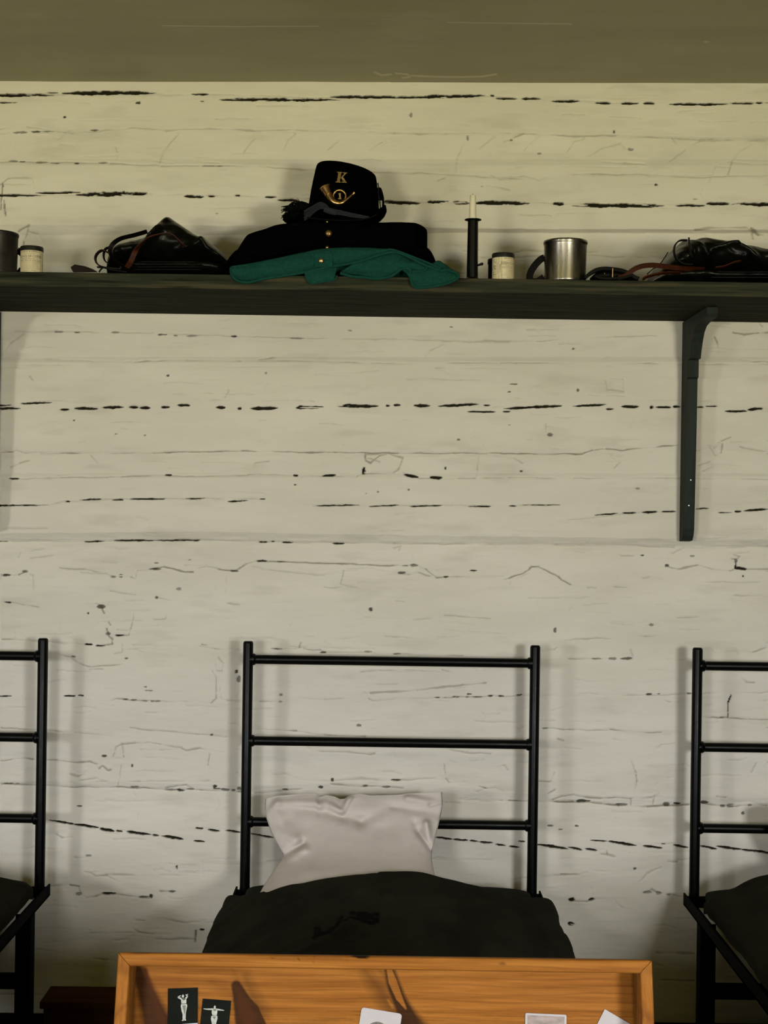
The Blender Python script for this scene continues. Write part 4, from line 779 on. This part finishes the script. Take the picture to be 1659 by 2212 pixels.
# belt
bl = thing('leather_belt', P(1320, 603, -.38), 'coiled black leather belt with thin brass keeper, right of the shiny tin cup', 'belt')
strap('belt_loop', [(1262,603),(1272,593),(1286,585),(1302,582),(1320,583),(1340,586),(1356,592),(1368,600),(1378,604)], -.385, .030, .0075, M['strap'], bl)
strap('belt_loop', [(1284,598),(1296,602),(1320,603),(1345,601),(1362,596)], -.395, .024, .005, M['strap'], bl)
slab('belt_coil', [(1278,597),(1290,586),(1310,582),(1345,584),(1362,592),(1372,600)], [(1278,603),(1372,605)], -.39, -.34, M['strap'], bl, n=50, nr=30, amp=.001, seed=60, yr=-.385)
k0, k1 = P(1323.5, 579, -.404), P(1323.5, 600, -.404)
MB().box((k0.x-.0011, -.405, k1.z), (k0.x+.0011, -.400, k0.z)).build('brass_keeper', M['brass'], bl, bevel=.0005)
MB().ball(P(1306, 591, -.402), .0018).build('stud', M['brass'], bl)

# ============================================================ BEDS
BY = -0.10
def bed(cx, label):
    t = thing('iron_bed', (cx, -0.9, 0), label, 'bed', 'black iron beds along the wall')
    hw = .3492
    for sx in (-1, 1):
        x = cx + sx*hw; pr = .0124
        MB().lathe((x, BY, 0), [(0,.455), (pr,.455), (pr,1.076), (pr-.001,1.079), (pr-.003,1.081), (0,1.0812)], 24).build('post', M['iron'], t)
        MB().box((cx+sx*.372-(.004 if sx>0 else 0), -1.76, .452), (cx+sx*.372+(.004 if sx<0 else 0), -.085, .480)).box((cx+sx*.372-(.028 if sx>0 else 0), -1.76, .452), (cx+sx*.372+(.028 if sx<0 else 0), -.085, .456)).build('side_rail', M['iron_dull'], t, False)
        for yy in (-.25, -1.70):
            MB().box((x-.018, yy-.004, 0), (x+.018, yy, .452)).box((x+sx*.018-(.004 if sx>0 else 0), yy, 0), (x+sx*.018+(.004 if sx<0 else 0), yy+.034, .452)).build('leg', M['iron_dull'], t, False)
    for z in (1.037, .839, .642):
        b = MB().tube([(cx-hw, BY, z), (cx+hw, BY, z)], .0112, 20)
        for sx in (-1, 1):                        # welded socket collars
            b.tube([(cx+sx*(hw-.010), BY, z), (cx+sx*(hw-.0155), BY, z), (cx+sx*(hw-.0195), BY, z)], [.0150,.0144,.0113], 20)
        b.build('rung', M['iron'], t)
    for z0, z1, yy, nm in ((.452,.480,BY-.012,'head_bar'), (.280,.318,-.256,'lower_brace'), (.452,.480,-1.76,'foot_bar'), (.280,.318,-1.706,'lower_brace')):
        MB().box((cx-.372 if 'bar' in nm else cx-.352, yy-.004, z0), (cx+.372 if 'bar' in nm else cx+.352, yy, z1)).build(nm, M['iron_dull'], t, False)
    return t
BEDC = (.0236, 1.117, -1.174)
bed(BEDC[0], 'black iron bed in the middle, its three-rung headboard fully in view')
bed(BEDC[1], 'black iron bed cut off by the right edge of the photo')
bed(BEDC[2], 'black iron bed cut off by the left edge of the photo')
def rsur(cx, hw, y0, y1, z0, arch, drop, nx=200, ny=260, pw=2.4, seed=1, amp=.004, lift=0.0):
    s = np.linspace(-1, 1, nx); y = np.linspace(0, 1, ny)
    Sg, Yg = np.meshgrid(s, y); a = np.abs(Sg)
    ys = y0 + lift*np.clip((a-.62)/.26, 0, 1)**1.3; Yg = ys + (y1-ys)*Yg
    flat = .86
    ztop = z0 + arch*(1 - np.clip(a/flat, 0, 1)**pw)
    X = cx + np.sign(Sg)*hw*np.where(a < flat, (a/flat)*.965, .965 + .035*np.clip((a-flat)/.04, 0, 1)**.6)
    Z = np.where(a < flat, ztop, z0 - (np.clip(a-flat, 0, 1)/(1-flat))*drop)
    nz = fbm(X, Yg, .22, .10, seed, 4)
    Z = Z + nz*amp; X = X + np.sign(Sg)*np.clip((a-.8)/.1, 0, 1)*nz*amp*1.6
    return X, Yg, Z
def blanket(cx, hw, drop, label, z0, arch, ink, seed, y0=-.40):
    X, Y, Z = rsur(cx, hw, y0, -1.74, z0, arch, drop, seed=seed, nx=300, ny=420, pw=2.1, lift=.17 if ink else 0)
    Z += .006*np.clip(1 - np.abs(fbm(X - Y*.9, Y, .16, .5, seed+3, 3))*3.2, 0, 1) - .003
    k = np.clip((Y[:1] - Y)/.06, 0, 1); Z -= (1-k)**2*.010       # turned edge at the head end
    K = np.zeros_like(X)
    if ink:
        def g(u, v): 
            for _ in range(1):
                d = (CZ - (z0+arch*.92)) * F / (-(u-829.5)*SR + (v-1106)*CR); q = P(u, v, d - D); return q.x, q.y
        st = [([(684,2005),(684,2014),(686,2024)],.0060),([(690,2004),(692,2014),(690,2022)],.0050),([(684,2023),(700,2021),(714,2019),(720,2015)],.010),([(720,2014),(729,2010),(736,2001),(740,1990)],.0065),([(733,1998),(736,1992)],.006),
              ([(762,1986),(775,1989),(790,1992),(800,1994),(813,1993)],.009),([(765,1990),(780,1994),(795,1996)],.008),([(748,2001),(757,1996),(768,2000),(785,2005),(800,2008),(811,2006),(813,2002),(805,2001),(790,1999),(775,1996)],.0075),([(788,2006),(808,2009)],.006)]
        nn = fbm(X, Y, .006, .02, 9, 3)
        for pts, r in st:
            w = [g(u, v) for u, v in pts]
            for (x0, y0_), (x1, y1_) in zip(w[:-1], w[1:]):
                dx, dy = x1-x0, y1_-y0_; t_ = np.clip(((X-x0)*dx+(Y-y0_)*dy)/(dx*dx+dy*dy), 0, 1)
                d = np.hypot((X-x0-t_*dx), (Y-y0_-t_*dy)*.45) + nn*.0022
                K = np.maximum(K, np.clip((r*.68-d)/.0015+.5, 0, 1))
    o = np_mesh('blanket', X, Y, Z, M['blanket'], None, {'ink': K})
    md = o.modifiers.new('s', 'SOLIDIFY'); md.thickness = .006; md.offset = -1
    off = Vector((cx, -1.0, z0)); o.data.transform(Matrix.Translation(-off)); o.location = off
    return tag(o, label, 'blanket', 'olive wool blankets on the beds')
def mattress(cx, hw, label, ztop):
    t = None; ny = 90; xs = []; a = np.linspace(0, 2*PI, 48, endpoint=False); y = np.linspace(-.115, -1.74, 120)
    Yg, A = np.meshgrid(y, a, indexing='ij'); cs, sn = np.cos(A), np.sin(A)
    e = np.clip(np.minimum(-.115 - Yg, Yg + 1.74)/.04, 0, 1)**.4
    X = cx + hw*(.94+.06*e)*np.sign(cs)*np.abs(cs)**(2/4.5); Z = (ztop+.462)/2 + (ztop-.462)/2*e*np.sign(sn)*np.abs(sn)**(2/3.2)
    X = np.concatenate([np.full((1,48), cx), X, np.full((1,48), cx)]); Z = np.concatenate([np.full((1,48), .485), Z, np.full((1,48), .485)]); Yg = np.concatenate([Yg[:1], Yg, Yg[-1:]])
    o = np_mesh('mattress', X, Yg, Z, M['mattress'], None, None, True); off = Vector((cx, -.9, .48)); o.data.transform(Matrix.Translation(-off)); o.location = off
    return tag(o, label, 'mattress', 'thin dark mattresses on the beds')
mattress(BEDC[0], .340, 'thin dark green mattress on the middle iron bed, under the pillow', .507)
mattress(BEDC[1], .335, 'dark mattress on the right-hand iron bed', .512)
mattress(BEDC[2], .335, 'dark mattress on the left-hand iron bed', .512)
blanket(BEDC[0], .378, .075, 'olive wool blanket with black inked letters over the middle bed', .507, .096, True, 71)
blanket(BEDC[1], .352, .030, 'olive wool blanket on the bed at the right edge', .512, .092, False, 72, y0=-.24)
blanket(BEDC[2], .352, .030, 'olive wool blanket on the bed at the left edge', .512, .042, False, 73, y0=-.20)
# ---- pillows
def pillow(dx, label):
    ny, nx = 170, 190
    rows = [  # v, left u, right u, y
        (1716,575,953,-.150),(1726,574,954,-.153),(1742,574,955,-.160),(1762,576,951,-.172),(1790,584,944,-.192),(1812,594,938,-.212),(1832,605,933,-.233),
        (1848,613,931,-.252),(1862,606,932,-.272),(1878,594,935,-.298),(1895,583,939,-.330),(1915,570,945,-.37),(1935,560,950,-.42),(1950,555,955,-.46)]
    L = np.array([list(P(a, v, y)) for v, a, b, y in rows]); R_ = np.array([list(P(b, v, y)) for v, a, b, y in rows]); q = np.linspace(0, 1, len(rows)); t = np.linspace(0, 1, ny)
    Lx = np.stack([np.interp(t, q, L[:,k]) for k in range(3)], 1); Rx = np.stack([np.interp(t, q, R_[:,k]) for k in range(3)], 1)
    kk = np.hanning(15)[1:-1]; kk /= kk.sum()
    for Q in (Lx, Rx):
        for k in range(3):
            e0, e1 = Q[0,k]-Q[1,k], Q[-1,k]-Q[-2,k]; pd = np.concatenate([Q[0,k]+e0*np.arange(6,0,-1), Q[:,k], Q[-1,k]+e1*np.arange(1,7)]); Q[:,k] = np.convolve(pd, kk, 'valid')
    s = np.linspace(0, 1, nx); Sg, Tg = np.meshgrid(s, t)
    G = Lx[:,None]*(1-Sg[...,None]) + Rx[:,None]*Sg[...,None]
    vv = np.interp(t, q, [r_[0] for r_ in rows])[:,None] + 0*Sg; uu = (np.interp(t, q, [r_[1] for r_ in rows])[:,None]*(1-Sg) + np.interp(t, q, [r_[2] for r_ in rows])[:,None]*Sg)
    prof = np.clip(4*Sg*(1-Sg), 0, 1)**.5
    th = np.interp(t, [0,.06,.25,.5,.8,1], [.004,.012,.032,.050,.058,.045])[:,None]*prof
    kt = np.hanning(41)[1:-1]; kt /= kt.sum(); th = np.stack([np.convolve(np.pad(th[:,j], 19, 'edge'), kt, 'valid') for j in range(nx)], 1)
    def rg(a, b, c_, d, wd, hh):
        L2 = (c_-a)**2 + (d-b)**2; k = np.clip(((uu-a)*(c_-a)+(vv-b)*(d-b))/L2, 0, 1); return hh*(1-.6*k)*np.exp(-((uu-a-k*(c_-a))**2+(vv-b-k*(d-b))**2)/wd**2)
    w = 0
    for a in [(655,1826,615,1850,9,-.014),(640,1818,600,1800,11,.007),(660,1840,625,1858,10,.008),(780,1778,740,1765,13,-.010),(740,1765,640,1745,12,-.008),(780,1778,830,1752,13,-.008),(690,1740,600,1735,9,.009),
              (755,1722,742,1750,7,.012),(735,1752,700,1735,8,.010),(920,1782,926,1812,7,.013),(905,1800,930,1838,7,-.012),(895,1782,905,1805,9,-.006),(936,1830,948,1780,7,.006),(600,1735,576,1760,10,.008),(880,1726,950,1742,8,.009),(850,1745,950,1762,10,-.007),(930,1742,955,1738,5,-.006),
              (600,1760,640,1812,12,.005),(622,1775,640,1760,14,-.004),(1000,1,1001,2,1,0),(680,1890,900,1885,20,.004),(860,1790,800,1800,20,-.003),(612,1850,640,1880,12,-.004)]: w = w + rg(*a)
    w = w*1.35 + fbm(uu, vv, 90, 60, 61, 4)*.004
    top = np.clip(1 - Tg/.05, 0, 1)
    X, Y, Z = G[...,0].copy(), G[...,1].copy(), G[...,2].copy()
    # wavy open end of the case
    wave = np.interp(uu, [574,600,650,682,690,705,722,735,745,760,775,800,850,900,955], [10,4,0,-1,8,3,6,12,11,4,0,4,3,-2,-5])*(D-.15)/F
    Z = Z - wave*np.clip(1-Tg*3.2, 0, 1)
    yf = Y - th*.72 - w*np.clip(Tg*16, .15, 1) ; zf = Z + th*.30 + w*.25
    yb = Y + np.minimum(th*.5, .022); zb = Z - th*.28; 
    yb = np.minimum(yb, BY - .016)
    F_ = np.stack([X, yf, zf], -1); B_ = np.stack([X, yb, zb], -1)[:, ::-1]
    F_[...,2] = np.maximum(F_[...,2], .512); B_[...,2] = np.maximum(B_[...,2], .511)
    A = np.concatenate([F_, B_[:, 1:-1]], 1)
    cap = A[-1:].copy(); cap[...] = A[-1].mean(0)
    A = np.concatenate([A, cap])
    o = np_mesh('pillow', A[...,0], A[...,1], A[...,2], M['pillow'], None, None, True)
    off = Vector((-.06, -.3, .515)); o.data.transform(Matrix.Translation(-off)); o.location = off + Vector((dx, 0, 0))
    md = o.modifiers.new('s', 'SOLIDIFY'); md.thickness = .0015; md.offset = -1
    return tag(o, label, 'pillow', 'white pillows on the beds')
pl = pillow(0, 'crumpled cream white pillow leaning on the headboard of the middle bed')
c2 = pl.copy(); C.objects.link(c2); c2.location = Vector(pl.location) + Vector((1.205, 0, -.010)); tag(c2, 'white pillow corner at the right edge, on the right-hand bed', 'pillow', 'white pillows on the beds')

# ============================================================ FOOTLOCKER with raised lid
bpy.context.view_layer.update()
TH = math.radians(16); T0 = Vector((0.0, -1.83, .859)); BB = Vector((0, math.sin(TH), math.cos(TH))); NN = Vector((0, -math.cos(TH), math.sin(TH)))
def Lp(a, b, c=0.0): return T0 + Vector((a,0,0)) + BB*b + NN*c
def onlid(u, v, c):
    du, dv = u-829.5, v-1106.0; d = Vector((du*CR+dv*SR, F, -(-du*SR+dv*CR))); o = Vector((0,-D,CZ)); q = T0 + NN*c
    k = (q-o).dot(NN)/d.dot(NN); p = o + d*k; return (p-T0).x, (p-T0).dot(BB)
a0, a1 = -.3157, .334; RW = .0150; LH = .40; DP = .062
# pixel measure of rail ends keeps the lid level with its own rim
fl = thing('footlocker', (0.0092, -1.95, 0), 'open varnished pine footlocker at the foot of the middle bed, cards on its raised lid', 'chest')
lid = bpy.data.objects.new('lid', None); C.objects.link(lid); lid.parent = fl
def member(name, quad, mat, kn=None):
    """mitred rim board: quad in lid (a,b), depth DP"""
    na, nb = 260, 10; q = [Vector((x, y)) for x, y in quad]
    s, t = np.meshgrid(np.linspace(0,1,na), np.linspace(0,1,nb))
    A = (q[0].x*(1-s)+q[1].x*s)*(1-t) + (q[3].x*(1-s)+q[2].x*s)*t; B = (q[0].y*(1-s)+q[1].y*s)*(1-t) + (q[3].y*(1-s)+q[2].y*s)*t
    ed = np.minimum(t, 1-t)*nb; Cc = -np.clip(1-ed, 0, 1)*.0012
    def wr(A, B, Cc): return (T0.x + A, T0.y + BB.y*B + NN.y*Cc, T0.z + BB.z*B + NN.z*Cc)
    A = np.concatenate([A[:1], A, A[-1:]]); B = np.concatenate([B[:1], B, B[-1:]]); Cc = np.concatenate([Cc[:1]*0-DP, Cc, Cc[-1:]*0-DP])
    K = kn(A, B) if kn else np.zeros_like(A)
    K[-1] = .62; K[-2] = np.maximum(K[-2], .30)  # inner-edge shadow and aged staining put into the colour, darker towards the back
    X, Y, Z = wr(A, B, Cc); return np_mesh(name, X, Y, Z, mat, lid, {'knot_shade': K}, closed_u=False)
def ell(u, v, ru, rv, c=0):
    a, b = onlid(u, v, c); sc = 1.73/F
    return lambda A, B: np.clip((1 - np.hypot((A-a)/(ru*sc), (B-b)/(rv*sc)))*3, 0, 1)
ktop = [ell(778,2064,26,5), ell(782,2067,17,5), ell(560,2060,20,2.5), ell(300,2058,30,2), ell(645,2072,1.6,9), ell(678,2072,1.6,9), ell(752,2074,1.4,6), ell(588,2070,5,2), ell(1085,2098-16,9,4)]
member('rim_board', [(a0+.0007,0),(a1-.0007,0),(a1-RW-.0007,-RW),(a0+RW+.0007,-RW)], M['pine'], lambda A, B: np.minimum(1, sum(k(A,B)*(1 if i < 2 else .45) for i, k in enumerate(ktop))))
member('rim_board', [(a0,0),(a0,-LH),(a0+RW,-LH+RW),(a0+RW,-RW)], M['pine_v'])
member('rim_board', [(a1,0),(a1,-LH),(a1-RW,-LH+RW),(a1-RW,-RW)], M['pine_v'])
member('rim_board', [(a0,-LH),(a1,-LH),(a1-RW,-LH+RW),(a0+RW,-LH+RW)], M['pine'])
# lid panel with spike knots
na, nb = 520, 300; PC = -.050
A, B = np.meshgrid(np.linspace(a0+.010, a1-.010, na), np.linspace(-.006, -LH+.008, nb))
sc = 1.78/F
K = np.zeros_like(A); HT = np.zeros_like(A); nn = fbm(A, B, .02, .05, 33, 4)
def spike(pts, hard, tgt='K', soft=.0012):
    global K, HT
    w_ = [(*onlid(u, v, PC), r) for u, v, r in pts]
    for (x0, y0, r0_), (x1, y1, r1_) in zip(w_[:-1], w_[1:]):
        dx, dy = x1-x0, y1-y0; t_ = np.clip(((A-x0)*dx+(B-y0)*dy)/(dx*dx+dy*dy), 0, 1); d = np.hypot(A-x0-t_*dx, B-y0-t_*dy) + nn*.002
        m = np.clip(((r0_*(1-t_)+r1_*t_)*sc - d)/soft + .5, 0, 1)*hard
        if tgt == 'K': K = np.maximum(K, m)
        else: HT = np.maximum(HT, m)
spike([(290,2085,12),(314,2140,19),(336,2200,28),(352,2260,34)], .88, 'K', .008)
spike([(314,2096,3),(328,2140,5),(342,2180,6),(358,2240,10)], .9, 'H', .004)
spike([(510,2130,11),(520,2160,18),(534,2190,27),(548,2240,36)], .90, 'K', .003); spike([(511,2136,3),(522,2165,8),(538,2200,15)], .75, 'H', .006)
spike([(455,2120,6),(485,2135,10),(505,2150,8)], .28, 'K', .014); spike([(500,2090,5),(512,2115,10)], .22, 'K', .010); spike([(400,2098,10),(520,2096,12)], .13, 'K', .012)
spike([(530,2108,6),(545,2150,12),(565,2190,16)], .42, 'K', .014)
spike([(838,2084,11),(850,2130,14),(868,2170,16),(885,2215,24)], .92, 'K', .005); spike([(862,2160,10),(880,2190,16),(905,2230,24)], .85, 'K', .008)
spike([(790,2100,8),(822,2140,16),(845,2180,20)], .50, 'K', .016)
spike([(815,2088,3),(832,2110,6)], .4, 'K', .008)
K0 = K.copy()
def carve(pts, soft=.001):
    global K
    w_ = [(*onlid(u, v, PC), r) for u, v, r in pts]
    for (x0, y0, r0_), (x1, y1, r1_) in zip(w_[:-1], w_[1:]):
        dx, dy = x1-x0, y1-y0; t_ = np.clip(((A-x0)*dx+(B-y0)*dy)/(dx*dx+dy*dy), 0, 1); d = np.hypot(A-x0-t_*dx, B-y0-t_*dy)
        K = K*(1-np.clip(((r0_*(1-t_)+r1_*t_)*sc - d)/soft + .5, 0, 1)*.9)
carve([(839,2088,5),(848,2120,9),(862,2155,7),(876,2178,2)]); carve([(838,2160,2),(848,2175,3)])
K = np.maximum(K, .75*np.clip(1 - (-RW + .004 - B)/.0065, 0, 1)); K = np.maximum(K, .6*np.clip(1 - (A - a0 - RW)/.004, 0, 1)); K = np.maximum(K, .6*np.clip(1 - (a1 - RW - A)/.004, 0, 1))  # shadow of the rim painted into the colour round the panel edge
# lines of grain low on the panel
for k in range(9):
    vb = 2186 + 4.6*k
    _, bb = onlid(700, vb, PC); K = np.maximum(K, .30*np.clip(1-np.abs(B - bb + .0015*np.sin(A*9+k) + nn*.0009)/.0006, 0, 1)*(lattice(A*14+k, B*0+k, 4) > .35))
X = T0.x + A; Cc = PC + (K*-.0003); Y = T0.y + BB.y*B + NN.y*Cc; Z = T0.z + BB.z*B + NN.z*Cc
np_mesh('lid_panel', X, Y, Z, M['pine'], lid, {'knot_shade': K, 'heart': HT})
MB().prism([Lp(a0+.002, -.002, PC-.004), Lp(a1-.002, -.002, PC-.004), Lp(a1-.002, -LH+.002, PC-.004), Lp(a0+.002, -LH+.002, PC-.004)], -NN*.008).build('lid_top', M['pine'], lid, False)
yb_ = Lp(0, -LH, -DP).y; zb_ = Lp(0, -LH, 0).z - .004; y0b = yb_ - .40
b = MB()
b.box((a0, y0b, 0), (a1, y0b+.014, zb_)).box((a0, yb_-.014, 0), (a1, yb_, zb_)).box((a0, y0b+.014, 0), (a0+.014, yb_-.014, zb_)).box((a1-.014, y0b+.014, 0), (a1, yb_-.014, zb_)).box((a0+.014, y0b+.014, .01), (a1-.014, yb_-.014, .024))
b.build('chest_body', M['pine'], fl, False)
for hx in (-.2, .22): MB().box((hx, yb_-.001, zb_-.04), (hx+.05, yb_+.003, zb_)).tube([(hx, yb_+.003, zb_+.002), (hx+.05, yb_+.003, zb_+.002)], .004, 10).build('hinge', M['iron_dull'], fl)

for bx, lab in ((BEDC[1], 'open pine footlocker at the foot of the right-hand bed, outside the photo'), (BEDC[2], 'open pine footlocker at the foot of the left-hand bed, outside the photo')):
    f2 = copy_tree(fl); f2.location.x = bx - .0144 + (.16 if bx < 0 else .09); tag(f2, lab, 'chest', 'open footlockers at the bed feet')
tag(fl, None, None, 'open footlockers at the bed feet')
# ---- cards tucked on the lid panel
def frame_card(u0, v0, u1, v1):
    p, q = onlid(u0, v0, PC), onlid(u1, v1, PC); ex = Vector((q[0]-p[0], q[1]-p[1])); wd = ex.length; ex.normalize(); ey = Vector((ex.y, -ex.x)); return Vector(p), ex, ey, wd
def card(name, tl, tr, hgt, label, cat, rad=0.0, mats=None, draw=None, lift=.0):
    o, ex, ey, wd = frame_card(*tl, *tr)
    def W(x, y, c): q = o + ex*(x*wd) + ey*(y*wd); return Lp(q.x, q.y, PC + .0012 + lift + c)
    h = hgt
    if rad:
        pts = []
        for cx, cy, s in ((rad,rad,PI), (1-rad,rad,1.5*PI), (1-rad,h-rad,0), (rad,h-rad,.5*PI)):
            for k in range(6):
                a = s + k*PI/10; pts.append((cx+rad*math.cos(a), cy+rad*math.sin(a)))
    else: pts = [(0,0),(1,0),(1,h),(0,h)]
    mb = MB(); mb.mat(0).prism([W(x, y, 0) for x, y in pts], NN*.0006)
    def poly(pp, m, lvl=1): mb.mat(m).add([W(x, y, .0006 + .00012*lvl) for x, y in pp], [tuple(range(len(pp)))])
    if draw: draw(poly)
    ob = mb.build(name, mats, None, False)
    of = W(.5, h, 0); ob.data.transform(Matrix.Translation(-of)); ob.location = of
    return tag(ob, label, cat, 'photo cards on the chest lid')
def ellipse(cx, cy, rx, ry, n=20): return [(cx+rx*math.cos(2*PI*k/n), cy+ry*math.sin(2*PI*k/n)) for k in range(n)]
def limb(p, q, r0_, r1_):
    d = (Vector(q)-Vector(p)).normalized(); n = Vector((-d.y, d.x)); p, q = Vector(p), Vector(q)
    return [tuple(p+n*r0_), tuple(q+n*r1_), tuple(q-n*r1_), tuple(p-n*r0_)]
def dr1(poly):   # unit: card width; figure with hands behind the head
    k = lambda x, y: ((x-195)/530, (y-205)/530)
    poly([k(192,822), k(728,802), k(728,1010), k(192,1010)], 3)
    for p, q, a, b in ((k(432,385), k(372,358), .030,.022), (k(372,358), k(425,330), .022,.014), (k(512,382), k(545,345), .030,.022), (k(545,345), k(510,318), .022,.016), (k(555,312), k(512,322), .008,.012)): poly(limb(p, q, a, b), 1, 2)
    poly(ellipse(*k(462,342), .036, .052), 1, 3); poly(ellipse(*k(480,390), .06, .03), 2, 3)
    poly([k(428,385), k(522,378), k(525,430), k(520,470), k(436,474), k(430,430)], 1, 2); poly([k(455,380),k(505,378),k(495,410),k(460,412)], 2, 3)
    poly([k(434,466), k(524,462), k(524,474), k(434,478)], 2, 4)
    poly([k(430,480), k(535,478), k(541,510), k(528,570), k(515,640), k(512,735), k(490,738), k(487,640), k(482,738), k(460,740), k(458,650), k(440,590), k(426,520)], 1, 2)
    poly([k(452,500), k(515,498), k(512,560), k(505,640), k(490,640), k(470,560)], 2, 3)
    poly([k(462,735), k(482,735), k(480,760), k(442,758)], 1, 3); poly([k(490,735), k(510,732), k(524,752), k(494,758)], 1, 3)
def dr2(poly):   # figure with both arms stretched sideways
    k = lambda x, y: ((x-812 + (y-400)*.105)/510, (y-400 - (x-812)*.075)/510)
    poly(ellipse(*k(1027,545), .036, .056), 1, 3)
    poly(limb(k(1000,580), k(880,578), .032, .018), 1, 2); poly(limb(k(880,578), k(825,570), .018, .008), 1, 2)
    poly(limb(k(1052,582), k(1140,592), .030, .020), 1, 2); poly(limb(k(1140,592), k(1195,600), .020, .008), 1, 2)
    poly([k(1008,566), k(1048,566), k(1074,585), k(1072,640), k(1062,680), k(985,678), k(972,640), k(975,590)], 1, 2); poly([k(1003,575),k(1050,575),k(1045,610),k(1006,610)], 2, 3)
    poly([k(984,676), k(1062,680), k(1062,688), k(984,686)], 2, 4)
    poly([k(966,690), k(1074,688), k(1076,740), k(1055,800), k(1038,900), k(1018,900), k(1020,800), k(1005,900), k(985,900), k(975,820), k(958,740)], 1, 2)
    poly([k(992,700), k(1048,700), k(1030,740), k(1008,742)], 2, 3)
cm = [M['card_blk'], M['card_fig'], M['card_mid'], M['card_cool']]
card('photo_card', (363.5,2135.3), (427.5,2133.2), 1.5, 'black photo card of a figure in white singlet with hands behind the head', 'photograph', 0, cm, dr1)
card('photo_card', (438.5,2157), (499.5,2161.8), 1.45, 'black photo card of a figure with both arms stretched sideways', 'photograph', 0, cm, dr2)
def dr3(poly): 
    poly(ellipse(.47, .63, .33, .36, 32), 1, 1); poly(ellipse(.44, .62, .12, .18), 2, 2)
card('oval_portrait_card', (781.5,2175.5), (868.5,2190), 1.5, 'white round-cornered card with a dark oval portrait', 'photograph', .07, [M['card_wht'], M['card_oval'], M['card_pic']], dr3)
def dr4(poly): poly([(.05,.045),(.95,.045),(.95,1.3),(.05,1.3)], 1, 1)
card('photo_card', (1134.5,2188), (1223.5,2192), 1.4, 'grey-brown photograph with a narrow white border, right half of the lid', 'photograph', .035, [M['card_wht'], M['card_pic']], dr4)
card('blank_card', (1306,2179.5), (1362,2212.5), 1.2, 'plain white card tilted steeply near the right rim of the lid', 'card', 0, [M['card_wht']], None)

# ============================================================ wooden box by the wall, left
wb = thing('wooden_box', (-.58, -.14, 0), 'low dark red-brown wooden box on the floor between left and middle beds', 'box')
p = P(85, 2164, -.20); bx0, bx1, bz = p.x, -.40, p.z
MB().box((bx0+.008, -.194, 0), (bx1-.008, -.091, bz-.016)).build('body', M['crate'], wb, False, bevel=.003)
MB().box((bx0, -.200, bz-.018), (bx1, -.085, bz)).build('lid', M['crate'], wb, False, bevel=.003)
